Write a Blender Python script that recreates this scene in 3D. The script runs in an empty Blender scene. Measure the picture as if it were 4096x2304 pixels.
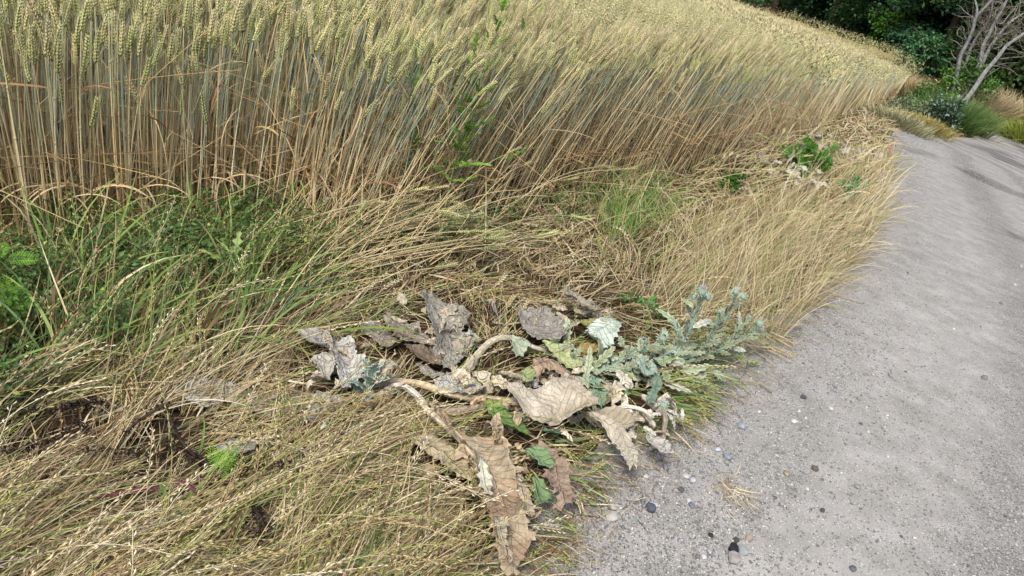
import bpy, math, random
import numpy as np
from mathutils import Matrix, Vector
from mathutils.geometry import delaunay_2d_cdt

S = bpy.context.scene
COL = S.collection
rng = np.random.default_rng(11)
random.seed(5)
R = math.radians

# ------------------------------------------------------------------ camera
CAM_H, PITCH, ROLL, FPX = 1.40, R(30), R(10), 773.0
cam_d = bpy.data.cameras.new('camera'); cam = bpy.data.objects.new('camera', cam_d); COL.objects.link(cam)
cam_d.sensor_width = 36.0; cam_d.lens = 36.0 * FPX / 1024.0
cam_d.clip_start = 0.05; cam_d.clip_end = 500
r0 = np.array([1., 0, 0]); f0 = np.array([0, math.cos(PITCH), -math.sin(PITCH)]); u0 = np.array([0, math.sin(PITCH), math.cos(PITCH)])
cR = math.cos(ROLL) * r0 + math.sin(ROLL) * u0
cU = -math.sin(ROLL) * r0 + math.cos(ROLL) * u0
M = Matrix(((cR[0], cU[0], -f0[0], 0), (cR[1], cU[1], -f0[1], 0), (cR[2], cU[2], -f0[2], CAM_H), (0, 0, 0, 1)))
cam.matrix_world = M
S.camera = cam
CAMP = np.array([0, 0, CAM_H])

# ------------------------------------------------------------------ world and sun
SUN_EL, SUN_AZ = R(58), R(200)      # azimuth measured clockwise from +Y
w = bpy.data.worlds.new('World'); S.world = w; w.use_nodes = True
nt = w.node_tree; nt.nodes.clear()
sky = nt.nodes.new('ShaderNodeTexSky'); sky.sky_type = 'NISHITA'; sky.sun_disc = False
sky.sun_elevation = SUN_EL; sky.sun_rotation = SUN_AZ
sky.air_density = 1.0; sky.dust_density = 3.0; sky.ozone_density = 1.0
bg = nt.nodes.new('ShaderNodeBackground'); bg.inputs['Strength'].default_value = 0.13
out = nt.nodes.new('ShaderNodeOutputWorld')
nt.links.new(sky.outputs[0], bg.inputs[0]); nt.links.new(bg.outputs[0], out.inputs[0])
sun_d = bpy.data.lights.new('sun', 'SUN'); sun_d.energy = 1.8; sun_d.angle = R(15); sun_d.color = (1, .97, .92)
sun = bpy.data.objects.new('sun', sun_d); COL.objects.link(sun)
sd = Vector((math.sin(SUN_AZ) * math.cos(SUN_EL), math.cos(SUN_AZ) * math.cos(SUN_EL), math.sin(SUN_EL)))
sun.rotation_euler = sd.to_track_quat('Z', 'Y').to_euler()
S.view_settings.view_transform = 'Standard'; S.view_settings.look = 'None'
S.view_settings.exposure = 0.9; S.view_settings.gamma = 1; S.view_settings.use_curve_mapping = False
S.render.engine = 'CYCLES'
S.cycles.max_bounces = 6; S.cycles.transparent_max_bounces = 4

# ------------------------------------------------------------------ numeric helpers
def lin(c):
    c = np.asarray(c, float) / 255.0
    return np.where(c <= .04045, c / 12.92, ((c + .055) / 1.055) ** 2.4)

def vnoise(x, y, seed=0):
    x = np.asarray(x, float); y = np.asarray(y, float)
    xi = np.floor(x).astype(np.int64); yi = np.floor(y).astype(np.int64)
    fx = x - xi; fy = y - yi
    fx = fx * fx * (3 - 2 * fx); fy = fy * fy * (3 - 2 * fy)
    def h(a, b):
        n = (a * 374761393 + b * 668265263 + seed * 974634777) & 0x7fffffff
        n = ((n ^ (n >> 13)) * 1274126177) & 0x7fffffff
        return ((n ^ (n >> 16)) & 0xffff) / 65535.0
    a = h(xi, yi); b = h(xi + 1, yi); c = h(xi, yi + 1); d = h(xi + 1, yi + 1)
    return (a * (1 - fx) + b * fx) * (1 - fy) + (c * (1 - fx) + d * fx) * fy

def fbm(x, y, seed=0, o=3):
    t = 0; a = .5; s = 0
    for i in range(o):
        t = t + a * vnoise(x * 2 ** i, y * 2 ** i, seed + i * 17); s += a; a *= .5
    return t / s

QC = 0.60
def ground0(x, y):
    x = np.asarray(x, float); y = np.asarray(y, float)
    q = .10 * y + .18 * x
    q0 = 3.3 + .35 * np.maximum(0, 9 - x)
    q = np.where(q > q0, q0 + 1.6 * (1 - np.exp(-np.maximum(q - q0, 0) / 1.6)), q)
    qp = np.maximum(q, 0)
    s = qp - QC * (1 - np.exp(-qp / QC))
    s = np.where(q < 0, .22 * q, s)
    dist = np.sqrt(x * x + y * y)
    return -s + .32 * np.maximum(0, dist - 48) * (dist < 200)

def ray(px, py):
    px = np.asarray(px, float) - 512; py = 288 - np.asarray(py, float)
    return px[..., None] * cR + py[..., None] * cU + FPX * f0

def at(px, py, lift=0.0):
    """pixel (1024 x 576 frame) -> point of the ground raised by lift"""
    d = ray(px, py); d = d / np.linalg.norm(d, axis=-1, keepdims=True)
    t = np.full(d.shape[:-1], .3); done = np.zeros(t.shape, bool)
    for i in range(220):
        p = CAMP + d * t[..., None]
        g = p[..., 2] - ground0(p[..., 0], p[..., 1]) - lift
        done = g < 1e-4
        t = np.where(done, t, t + np.maximum(g * .9, 5e-4))
        if np.all(done | (t > 60)): break
    t = np.minimum(t, 60)
    return CAMP + d * t[..., None]

def atd(px, py, depth):
    """pixel + depth along the view axis -> point"""
    return CAMP + ray(px, py) / FPX * np.asarray(depth)[..., None]

def proj(P):
    d = P - CAMP
    z = d @ f0
    z = np.where(z < .05, .05, z)
    return 512 + FPX * (d @ cR) / z, 288 - FPX * (d @ cU) / z, z

def depth_of(p): return float((np.asarray(p) - CAMP) @ f0)

def inpoly(x, y, poly):
    poly = np.asarray(poly)[:, :2]; n = len(poly); r = np.zeros(np.shape(x), bool)
    j = n - 1
    for i in range(n):
        xi, yi = poly[i]; xj, yj = poly[j]
        if yi != yj:
            c = ((yi > y) != (yj > y)) & (x < (xj - xi) * (y - yi) / (yj - yi) + xi)
            r ^= c
        j = i
    return r

def polydist(x, y, line):
    line = np.asarray(line)[:, :2]; best = np.full(np.shape(x), 1e9)
    for a, b in zip(line[:-1], line[1:]):
        ab = b - a; L = ab @ ab + 1e-12
        t = np.clip(((x - a[0]) * ab[0] + (y - a[1]) * ab[1]) / L, 0, 1)
        best = np.minimum(best, np.hypot(x - a[0] - t * ab[0], y - a[1] - t * ab[1]))
    return best

# ------------------------------------------------------------------ scene helpers
def tag(o, label=None, cat=None, group=None, kind=None):
    if label: o['label'] = label
    if cat: o['category'] = cat
    if group: o['group'] = group
    if kind: o['kind'] = kind
    return o

def empty(name, loc=(0, 0, 0), rz=0, parent=None):
    o = bpy.data.objects.new(name, None); COL.objects.link(o); o.location = loc; o.rotation_euler = (0, 0, rz)
    o.empty_display_size = .02
    if parent: o.parent = parent
    return o

def build(name, chunks, mat, parent=None, smooth=False, origin=None, uv=None):
    """chunks: list of (V, F, C); F is (n,3) or (n,4); C (n,3) linear colour per vertex"""
    Vs, Cs, loops, sizes = [], [], [], []; off = 0
    for V, F, C in chunks:
        V = np.asarray(V, np.float32).reshape(-1, 3)
        if len(V) == 0: continue
        F = np.asarray(F, np.int64)
        C = np.asarray(C, np.float32)
        if C.ndim == 1: C = np.tile(C, (len(V), 1))
        Vs.append(V); Cs.append(C); loops.append((F + off).ravel()); sizes.append(np.full(len(F), F.shape[1])); off += len(V)
    V = np.concatenate(Vs); C = np.concatenate(Cs); L = np.concatenate(loops); Z = np.concatenate(sizes)
    if origin is not None: V = V - np.asarray(origin, np.float32)
    me = bpy.data.meshes.new(name)
    me.vertices.add(len(V)); me.vertices.foreach_set('co', V.ravel())
    me.loops.add(len(L)); me.loops.foreach_set('vertex_index', L.astype(np.int32))
    me.polygons.add(len(Z)); st = np.concatenate([[0], np.cumsum(Z)[:-1]])
    me.polygons.foreach_set('loop_start', st.astype(np.int32))
    ca = me.color_attributes.new('Col', 'FLOAT_COLOR', 'POINT')
    ca.data.foreach_set('color', np.concatenate([C, np.ones((len(C), 1), np.float32)], 1).ravel())
    if uv is not None:
        ul = me.uv_layers.new(name='UVMap'); ul.data.foreach_set('uv', np.asarray(uv, np.float32)[L].ravel())
    me.update(calc_edges=True); me.validate()
    if smooth: me.polygons.foreach_set('use_smooth', np.ones(len(me.polygons), bool))
    me.materials.append(mat)
    o = bpy.data.objects.new(name, me); COL.objects.link(o)
    if parent is not None:
        o.parent = parent
    if origin is not None and parent is None: o.location = origin
    return o

# ------------------------------------------------------------------ materials
def vmat(name, rough=.65, trans=0.0, noise=0.0, nscale=60, bump=0.0, bscale=150, spec=.3, stretch=None):
    m = bpy.data.materials.new(name); m.use_nodes = True; n = m.node_tree; n.nodes.clear()
    o = n.nodes.new('ShaderNodeOutputMaterial'); p = n.nodes.new('ShaderNodeBsdfPrincipled')
    a = n.nodes.new('ShaderNodeAttribute'); a.attribute_name = 'Col'
    p.inputs['Roughness'].default_value = rough; p.inputs['Specular IOR Level'].default_value = spec
    col = a.outputs['Color']
    tc = None
    def coords():
        nonlocal tc
        if tc is None:
            tc = n.nodes.new('ShaderNodeTexCoord')
        return tc.outputs['Object']
    if noise > 0:
        nz = n.nodes.new('ShaderNodeTexNoise'); nz.inputs['Scale'].default_value = nscale; nz.inputs['Detail'].default_value = 4
        n.links.new(coords(), nz.inputs['Vector'])
        mr = n.nodes.new('ShaderNodeMapRange'); mr.inputs['From Min'].default_value = .3; mr.inputs['From Max'].default_value = .7
        mr.inputs['To Min'].default_value = 1 - noise; mr.inputs['To Max'].default_value = 1 + noise
        n.links.new(nz.outputs['Fac'], mr.inputs['Value'])
        mx = n.nodes.new('ShaderNodeVectorMath'); mx.operation = 'SCALE'
        n.links.new(col, mx.inputs[0]); n.links.new(mr.outputs[0], mx.inputs['Scale']); col = mx.outputs[0]
    n.links.new(col, p.inputs['Base Color'])
    if bump > 0:
        nb = n.nodes.new('ShaderNodeTexNoise'); nb.inputs['Scale'].default_value = bscale; nb.inputs['Detail'].default_value = 5
        n.links.new(coords(), nb.inputs['Vector'])
        b = n.nodes.new('ShaderNodeBump'); b.inputs['Strength'].default_value = bump; b.inputs['Distance'].default_value = .004
        n.links.new(nb.outputs['Fac'], b.inputs['Height']); n.links.new(b.outputs[0], p.inputs['Normal'])
    if trans > 0:
        t = n.nodes.new('ShaderNodeBsdfTranslucent'); n.links.new(col, t.inputs['Color'])
        ms = n.nodes.new('ShaderNodeMixShader'); ms.inputs[0].default_value = trans
        n.links.new(p.outputs[0], ms.inputs[1]); n.links.new(t.outputs[0], ms.inputs[2]); n.links.new(ms.outputs[0], o.inputs[0])
    else:
        n.links.new(p.outputs[0], o.inputs[0])
    return m

M_grass = vmat('grass_blade', .6, .22)
M_wheat = vmat('wheat_straw', .55, .12)
M_leaf = vmat('green_leaf', .5, .25, .18, 90)
M_bark = vmat('bark', .85, 0, .35, 14, .8, 30)
M_stone = vmat('stone', .8, 0, .22, 60, .5, 120)
M_dry = vmat('dry_stem', .7, 0, .3, 70, .7, 160)

def leaf_mat(name, vein=.5, wr=.6):
    """dried or living big leaf: UV x = metres along the midrib, y = metres across"""
    m = bpy.data.materials.new(name); m.use_nodes = True; n = m.node_tree; n.nodes.clear(); L = n.links.new
    o = n.nodes.new('ShaderNodeOutputMaterial'); p = n.nodes.new('ShaderNodeBsdfPrincipled')
    p.inputs['Roughness'].default_value = .75; p.inputs['Specular IOR Level'].default_value = .2
    a = n.nodes.new('ShaderNodeAttribute'); a.attribute_name = 'Col'
    uv = n.nodes.new('ShaderNodeUVMap'); sx = n.nodes.new('ShaderNodeSeparateXYZ'); L(uv.outputs[0], sx.inputs[0])
    tc = n.nodes.new('ShaderNodeTexCoord')
    def math_(op, x, y=None, v=None):
        k = n.nodes.new('ShaderNodeMath'); k.operation = op
        if hasattr(x, 'links'): L(x, k.inputs[0])
        else: k.inputs[0].default_value = x
        if y is not None:
            if hasattr(y, 'links'): L(y, k.inputs[1])
            else: k.inputs[1].default_value = y
        return k.outputs[0]
    nz = n.nodes.new('ShaderNodeTexNoise'); nz.inputs['Scale'].default_value = 25; nz.inputs['Detail'].default_value = 3; L(tc.outputs['Object'], nz.inputs['Vector'])
    av = math_('ABSOLUTE', sx.outputs['Y'])
    q = math_('SUBTRACT', sx.outputs['X'], math_('MULTIPLY', av, .9))
    q = math_('ADD', q, math_('MULTIPLY', nz.outputs['Fac'], .012))
    q = math_('PINGPONG', q, .011)                       # 0 on a vein
    side = math_('SUBTRACT', 1.0, math_('MULTIPLY', q, 600)); side = math_('MAXIMUM', side, 0.0)
    mid = math_('SUBTRACT', 1.0, math_('MULTIPLY', av, 330)); mid = math_('MAXIMUM', mid, 0.0)
    ve = math_('MAXIMUM', math_('MULTIPLY', side, .7), mid)
    # wrinkles
    mp = n.nodes.new('ShaderNodeMapping'); mp.inputs['Scale'].default_value = (1, 1, 1)
    L(tc.outputs['Object'], mp.inputs[0])
    n2 = n.nodes.new('ShaderNodeTexNoise'); n2.inputs['Scale'].default_value = 34; n2.inputs['Detail'].default_value = 3; L(mp.outputs[0], n2.inputs['Vector'])
    nr = n.nodes.new('ShaderNodeTexNoise'); nr.inputs['Scale'].default_value = 30; nr.inputs['Detail'].default_value = 2; nr.inputs['Distortion'].default_value = .8
    L(mp.outputs[0], nr.inputs['Vector'])
    rd_ = math_('ABSOLUTE', math_('SUBTRACT', nr.outputs['Fac'], .5))          # soft creases where the noise crosses its middle
    cr = n.nodes.new('ShaderNodeMapRange'); cr.inputs['From Max'].default_value = .10; L(rd_, cr.inputs['Value'])
    # colour
    k1 = n.nodes.new('ShaderNodeMapRange'); k1.inputs['From Min'].default_value = .3; k1.inputs['From Max'].default_value = .7
    k1.inputs['To Min'].default_value = .78; k1.inputs['To Max'].default_value = 1.14; L(n2.outputs['Fac'], k1.inputs['Value'])
    fac = math_('MULTIPLY', k1.outputs[0], math_('ADD', 1.0 - .14 * wr, math_('MULTIPLY', cr.outputs[0], .14 * wr)))
    fac = math_('ADD', fac, math_('MULTIPLY', ve, .45 * vein))
    vs = n.nodes.new('ShaderNodeVectorMath'); vs.operation = 'SCALE'; L(a.outputs['Color'], vs.inputs[0]); L(fac, vs.inputs['Scale'])
    L(vs.outputs[0], p.inputs['Base Color'])
    h = math_('ADD', math_('MULTIPLY', cr.outputs[0], wr), math_('MULTIPLY', n2.outputs['Fac'], 1.2))
    h = math_('ADD', h, math_('MULTIPLY', ve, vein))
    b = n.nodes.new('ShaderNodeBump'); b.inputs['Strength'].default_value = .85; b.inputs['Distance'].default_value = .007
    L(h, b.inputs['Height']); L(b.outputs[0], p.inputs['Normal'])
    t = n.nodes.new('ShaderNodeBsdfTranslucent'); L(vs.outputs[0], t.inputs['Color'])
    ms = n.nodes.new('ShaderNodeMixShader'); ms.inputs[0].default_value = .12
    L(p.outputs[0], ms.inputs[1]); L(t.outputs[0], ms.inputs[2]); L(ms.outputs[0], o.inputs[0])
    return m
M_dleaf = leaf_mat('withered_leaf', .35, .9)
M_dleaf2 = leaf_mat('veined_withered_leaf', .7, .35)
M_gleaf = leaf_mat('thistle_leaf_surface', 1.0, .25)

def ground_mat(name, cols, scale, gravel=False):
    m = bpy.data.materials.new(name); m.use_nodes = True; n = m.node_tree; n.nodes.clear(); L = n.links.new
    o = n.nodes.new('ShaderNodeOutputMaterial'); p = n.nodes.new('ShaderNodeBsdfPrincipled'); p.inputs['Roughness'].default_value = .9
    p.inputs['Specular IOR Level'].default_value = .15
    L(p.outputs[0], o.inputs[0])
    tc = n.nodes.new('ShaderNodeTexCoord')
    def noise(sc, det=5, r=.6):
        k = n.nodes.new('ShaderNodeTexNoise'); k.inputs['Scale'].default_value = sc; k.inputs['Detail'].default_value = det
        k.inputs['Roughness'].default_value = r; L(tc.outputs['Object'], k.inputs['Vector']); return k.outputs['Fac']
    cr = n.nodes.new('ShaderNodeValToRGB'); e = cr.color_ramp.elements
    e[0].position = .32; e[0].color = (*lin(cols[0]), 1); e[1].position = .68; e[1].color = (*lin(cols[-1]), 1)
    for i, c in enumerate(cols[1:-1]):
        k = e.new(.32 + .36 * (i + 1) / (len(cols) - 1)); k.color = (*lin(c), 1)
    L(noise(scale), cr.inputs[0]); col = cr.outputs[0]
    b = n.nodes.new('ShaderNodeBump'); b.inputs['Strength'].default_value = .6; b.inputs['Distance'].default_value = .01
    if gravel:
        pa = n.nodes.new('ShaderNodeAttribute'); pa.attribute_name = 'Col'; ps = n.nodes.new('ShaderNodeSeparateColor'); L(pa.outputs['Color'], ps.inputs[0])
        tm = n.nodes.new('ShaderNodeMath'); tm.operation = 'MULTIPLY_ADD'; L(ps.outputs[1], tm.inputs[0]); tm.inputs[1].default_value = -.62; tm.inputs[2].default_value = .78; thr = tm.outputs[0]
        def speck(sc, lo, hi, amt, prev, randcol=True):
            v = n.nodes.new('ShaderNodeTexVoronoi'); v.inputs['Scale'].default_value = sc; v.inputs['Randomness'].default_value = 1
            L(tc.outputs['Object'], v.inputs['Vector'])
            mr = n.nodes.new('ShaderNodeMapRange'); mr.inputs['From Min'].default_value = .28; mr.inputs['From Max'].default_value = .42
            mr.inputs['To Min'].default_value = amt; mr.inputs['To Max'].default_value = 0; L(v.outputs['Distance'], mr.inputs['Value'])
            bw = n.nodes.new('ShaderNodeSeparateColor'); L(v.outputs['Color'], bw.inputs[0])
            rp = n.nodes.new('ShaderNodeValToRGB'); q = rp.color_ramp.elements
            q[0].position = .38; q[0].color = (*lin(lo), 1); q[1].position = .60; q[1].color = (*lin(hi), 1)
            L(bw.outputs[0], rp.inputs[0])
            # only some cells
            gt = n.nodes.new('ShaderNodeMath'); gt.operation = 'GREATER_THAN'; L(bw.outputs[1], gt.inputs[0]); L(thr, gt.inputs[1])
            mu = n.nodes.new('ShaderNodeMath'); mu.operation = 'MULTIPLY'; L(gt.outputs[0], mu.inputs[0]); L(mr.outputs[0], mu.inputs[1])
            mx = n.nodes.new('ShaderNodeMixRGB'); L(mu.outputs[0], mx.inputs[0]); L(prev, mx.inputs[1]); L(rp.outputs[0], mx.inputs[2])
            return mx.outputs[0], mu.outputs[0]
        col, h1 = speck(260, (70, 70, 70), (200, 196, 188), .95, col)
        col, h2 = speck(150, (66, 68, 70), (196, 192, 184), .9, col)
        ad = n.nodes.new('ShaderNodeMath'); ad.operation = 'ADD'; L(h1, ad.inputs[0]); L(h2, ad.inputs[1])
        a2 = n.nodes.new('ShaderNodeMath'); a2.operation = 'ADD'; L(ad.outputs[0], a2.inputs[0]); L(noise(90), a2.inputs[1])
        L(a2.outputs[0], b.inputs['Height']); b.inputs['Distance'].default_value = .004
        # coarse brightness variation
        mr = n.nodes.new('ShaderNodeMapRange'); mr.inputs['From Min'].default_value = .3; mr.inputs['From Max'].default_value = .7
        mr.inputs['To Min'].default_value = .95; mr.inputs['To Max'].default_value = 1.05; L(noise(.8, 3), mr.inputs['Value'])
        tn = n.nodes.new('ShaderNodeMath'); tn.operation = 'MULTIPLY'; L(mr.outputs[0], tn.inputs[0]); L(ps.outputs[0], tn.inputs[1])
        vs = n.nodes.new('ShaderNodeVectorMath'); vs.operation = 'SCALE'; L(col, vs.inputs[0]); L(tn.outputs[0], vs.inputs['Scale']); col = vs.outputs[0]
    else:
        L(noise(120), b.inputs['Height'])
    L(b.outputs[0], p.inputs['Normal']); L(col, p.inputs['Base Color'])
    return m
M_ground = ground_mat('soil_and_thatch', [(34, 26, 17), (62, 49, 32), (92, 76, 50)], 30)
M_path = ground_mat('gravel_path', [(134, 131, 122), (147, 143, 135), (160, 156, 148)], 9, True)
# ------------------------------------------------------------------ layout lines (fixed world points on the ground)
def W(pts, lift=0.0):
    a = np.array(pts, float); return at(a[:, 0], a[:, 1], lift)

edge_w = W([(0, 262), (70, 252), (139, 240), (254, 224), (330, 236), (400, 232), (480, 216), (560, 200), (600, 188), (660, 180), (715, 170), (775, 148), (835, 121), (886, 102), (912, 90)])[:, :2]
dL = edge_w[0] - edge_w[2]; dL /= np.linalg.norm(dL)
dR = edge_w[-1] - edge_w[-3]; dR /= np.linalg.norm(dR)
EDGE = np.concatenate([[edge_w[0] + dL * 9], edge_w])
FIELD = np.concatenate([EDGE, [[12.0, 29], [6.0, 37.0], [-8, 48], [-36, 48], [-40, 5]]])
pl = W([(538, 582), (562, 538), (592, 498), (640, 462), (688, 432), (730, 395), (760, 362), (792, 335), (830, 292), (866, 250), (884, 215), (893, 172), (896, 142), (902, 131)])[:, :2]
pf = W([(938, 135), (972, 138), (986, 131), (992, 123)])[:, :2]
vg = W([(1024, 142), (1060, 158)])[:, :2]
db = pl[0] - pl[2]; db /= np.linalg.norm(db)
dv = vg[1] - vg[0]; dv /= np.linalg.norm(dv)
PATH = np.concatenate([[pl[0] + db * 4], pl, pf, vg, [vg[1] + dv * 9], [[16, -5], [1, -5]]])
PLINE = np.concatenate([[pl[0] + db * 4], pl])
FARV = np.concatenate([pf[-1:], vg, [vg[1] + dv * 9]])

def ground(x, y):
    x = np.asarray(x, float); y = np.asarray(y, float)
    z = ground0(x, y)
    return z

def in_field(x, y): return inpoly(x, y, FIELD)
def in_path(x, y): return inpoly(x, y, PATH)

# ------------------------------------------------------------------ ground sheet (reaches far beyond the wood)
def axis(a, b, fine0, fine1, step):
    v = [fine0]
    x = fine0; s = step
    while x > a: s *= 1.18; x -= s; v.insert(0, x)
    v += list(np.arange(fine0 + step, fine1, step)); x = v[-1]; s = step
    while x < b: s *= 1.18; x += s; v.append(x)
    return np.array(v)
def grid_chunk(xs, ys, zf, col=(.1, .1, .1)):
    X, Y = np.meshgrid(xs, ys); Z = zf(X, Y)
    V = np.stack([X, Y, Z], -1).reshape(-1, 3); nx, ny = len(xs), len(ys)
    i = np.arange(nx - 1)[None, :] + nx * np.arange(ny - 1)[:, None]
    F = np.stack([i, i + 1, i + nx + 1, i + nx], -1).reshape(-1, 4)
    return V, F, np.array(col, float)
def gz(X, Y):
    z = ground(X, Y)
    n = fbm(X * 9, Y * 9, 3) * .03 + fbm(X * 2.3, Y * 2.3, 7) * .05 - .055
    inp = in_path(X, Y); d = polydist(X, Y, PLINE)
    k = np.where(inp, 0, np.clip((d - .14) / .3, 0, 1))
    return z + n * k - np.where(inp | (d < .16), .004, 0)
xs = axis(-160, 160, -4.0, 6.0, .07); ys = axis(-60, 200, -1.0, 9.0, .07)
o = build('ground', [grid_chunk(xs, ys, gz)], M_ground, smooth=True); tag(o, kind='structure')

def sheet(name, poly2, mat, lift, step, bump=None, kind='structure', jag=0.0, thick=0):
    poly2 = np.asarray(poly2, float)
    pts = []
    for a, b in zip(poly2, np.roll(poly2, -1, 0)):
        n = max(1, int(np.linalg.norm(b - a) / (step * .8)))
        for k in range(n): pts.append(a + (b - a) * k / n)
    pts = np.array(pts)
    if jag: pts += (np.stack([fbm(pts[:, 0] * 6, pts[:, 1] * 6, 5), fbm(pts[:, 0] * 6, pts[:, 1] * 6, 9)], -1) - .5) * jag
    nb = len(pts)
    lo, hi = pts.min(0), pts.max(0)
    gx, gy = np.meshgrid(np.arange(lo[0], hi[0], step), np.arange(lo[1], hi[1], step)); gx = gx.ravel(); gy = gy.ravel()
    k = inpoly(gx, gy, pts) & (polydist(gx, gy, np.concatenate([pts, pts[:1]])) > step * .4)
    P = np.concatenate([pts, np.stack([gx[k], gy[k]], -1)])
    vv, _, ff, *_ = delaunay_2d_cdt([Vector(p) for p in P], [(i, (i + 1) % nb) for i in range(nb)], [list(range(nb))], 1, 1e-5)
    v2 = np.array([[v.x, v.y] for v in vv]); F = np.array([list(f) for f in ff if len(f) == 3])
    z = ground(v2[:, 0], v2[:, 1]) + lift
    if bump is not None: z = z + bump(v2[:, 0], v2[:, 1])
    o = build(name, [(np.column_stack([v2, z]), F, np.array([.3, .3, .3]))], mat, smooth=True)
    return tag(o, kind=kind)
pb = lambda x, y: (fbm(x * .9, y * .9, 21) - .5) * .010 + .006
SHADEP = [W(pp)[:, :2] for pp in ([(900, 147), (915, 148), (932, 153), (940, 159), (922, 157), (906, 152)],  # outlines of the shadow streaks painted on the far path
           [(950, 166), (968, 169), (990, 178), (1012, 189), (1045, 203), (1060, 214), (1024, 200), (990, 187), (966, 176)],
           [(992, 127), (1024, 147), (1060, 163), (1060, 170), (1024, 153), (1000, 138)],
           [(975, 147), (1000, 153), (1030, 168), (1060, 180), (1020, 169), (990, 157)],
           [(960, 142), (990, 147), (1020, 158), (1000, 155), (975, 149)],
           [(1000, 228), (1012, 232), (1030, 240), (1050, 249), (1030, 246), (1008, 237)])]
def path_col(x, y):
    d = polydist(x, y, PLINE); n = fbm(x * .8, y * .8, 90); m = fbm(x * 5, y * 2.2, 91)
    band = np.clip((.5 + .5 * np.sin(d * 7.5 + 1.6 * n)) * 1.9 - .75 + (m - .5) * .8, 0, 1) * np.clip(d / .5, 0, 1)
    band = np.maximum(band, np.clip(1 - d / .22, 0, 1) * .7)
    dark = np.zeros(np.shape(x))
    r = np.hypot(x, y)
    for P_ in SHADEP:
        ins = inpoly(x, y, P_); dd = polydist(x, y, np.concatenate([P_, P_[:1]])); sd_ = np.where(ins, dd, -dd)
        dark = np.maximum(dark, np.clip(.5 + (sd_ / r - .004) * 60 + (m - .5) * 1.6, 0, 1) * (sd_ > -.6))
    tone = 1.05 - .20 * band - .42 * dark  # coarse gravel bands darken it, and painted shade in the streaks
    return np.stack([tone, band, dark], -1)
tl = np.gradient(PLINE, axis=0); tl /= np.linalg.norm(tl, axis=1, keepdims=True); nl_ = np.column_stack([-tl[:, 1], tl[:, 0]])
nl_ *= np.where(in_path(PLINE[:, 0] + nl_[:, 0] * .05, PLINE[:, 1] + nl_[:, 1] * .05), -1, 1)[:, None]
PATHW = np.concatenate([PLINE + nl_ * .12, PATH[len(PLINE):]])          # the dusty gravel runs a hand's breadth under the grass
o = sheet('path', PATHW, M_path, .0, .10, pb, jag=.10)
V = np.array([v.co[:] for v in o.data.vertices]); cc = path_col(V[:, 0], V[:, 1])
o.data.color_attributes['Col'].data.foreach_set('color', np.concatenate([cc, np.ones((len(cc), 1))], 1).astype(np.float32).ravel())

# ------------------------------------------------------------------ vectorised blades / stems
def arc(root, ang, elev, droop, length, n, wob=0.0, clampz=None):
    """centre lines: n+1 points. ang = heading on the ground, elev = start elevation, droop = elevation lost along it"""
    N = len(ang); s = np.linspace(0, 1, n + 1)
    P = np.zeros((N, n + 1, 3)); P[:, 0] = root
    a = ang.copy(); wr = (rng.random(N) - .5) * wob
    for i in range(n):
        e = elev - droop * (i + .5) / n
        st = (length / n)
        a = a + wr
        P[:, i + 1, 0] = P[:, i, 0] + st * np.cos(e) * np.cos(a)
        P[:, i + 1, 1] = P[:, i, 1] + st * np.cos(e) * np.sin(a)
        P[:, i + 1, 2] = P[:, i, 2] + st * np.sin(e)
    if clampz is not None:
        g = ground(P[..., 0], P[..., 1]) + clampz[:, None]
        P[..., 2] = np.maximum(P[..., 2], g)
    return P

def ribbon(P, width, C0, C1, twist=None, point=True, cmid=None):
    N, n1, _ = P.shape; n = n1 - 1
    T = np.gradient(P, axis=1); T /= np.linalg.norm(T, axis=-1, keepdims=True) + 1e-9
    up = np.array([0, 0, 1.]); side = np.cross(T, up); side /= np.linalg.norm(side, axis=-1, keepdims=True) + 1e-6
    nor = np.cross(side, T)
    if twist is None: twist = (rng.random(N) - .5) * 2.4
    tw = twist[:, None] + np.linspace(0, 1, n1)[None] * ((rng.random(N) - .5) * 1.5)[:, None]
    sd = side * np.cos(tw)[..., None] + nor * np.sin(tw)[..., None]
    s = np.linspace(0, 1, n1)
    prof = (np.clip(1 - s ** 3, .06, 1) * (.55 + .45 * np.minimum(1, s * 5))) if point else np.ones(n1) * (1 - .35 * s)
    hw = (width[:, None] * prof[None])[..., None] * .5
    V = np.stack([P - sd * hw, P + sd * hw], 2)          # N,n1,2,3
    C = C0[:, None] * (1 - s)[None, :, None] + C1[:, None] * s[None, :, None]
    C = np.repeat(C[:, :, None], 2, 2)
    base = (np.arange(N) * n1 * 2)[:, None, None]; i = (np.arange(n) * 2)[None, :, None]
    F = np.concatenate([base + i, base + i + 1, base + i + 3, base + i + 2], 2).reshape(-1, 4)
    return V.reshape(-1, 3), F, C.reshape(-1, 3)

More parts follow.
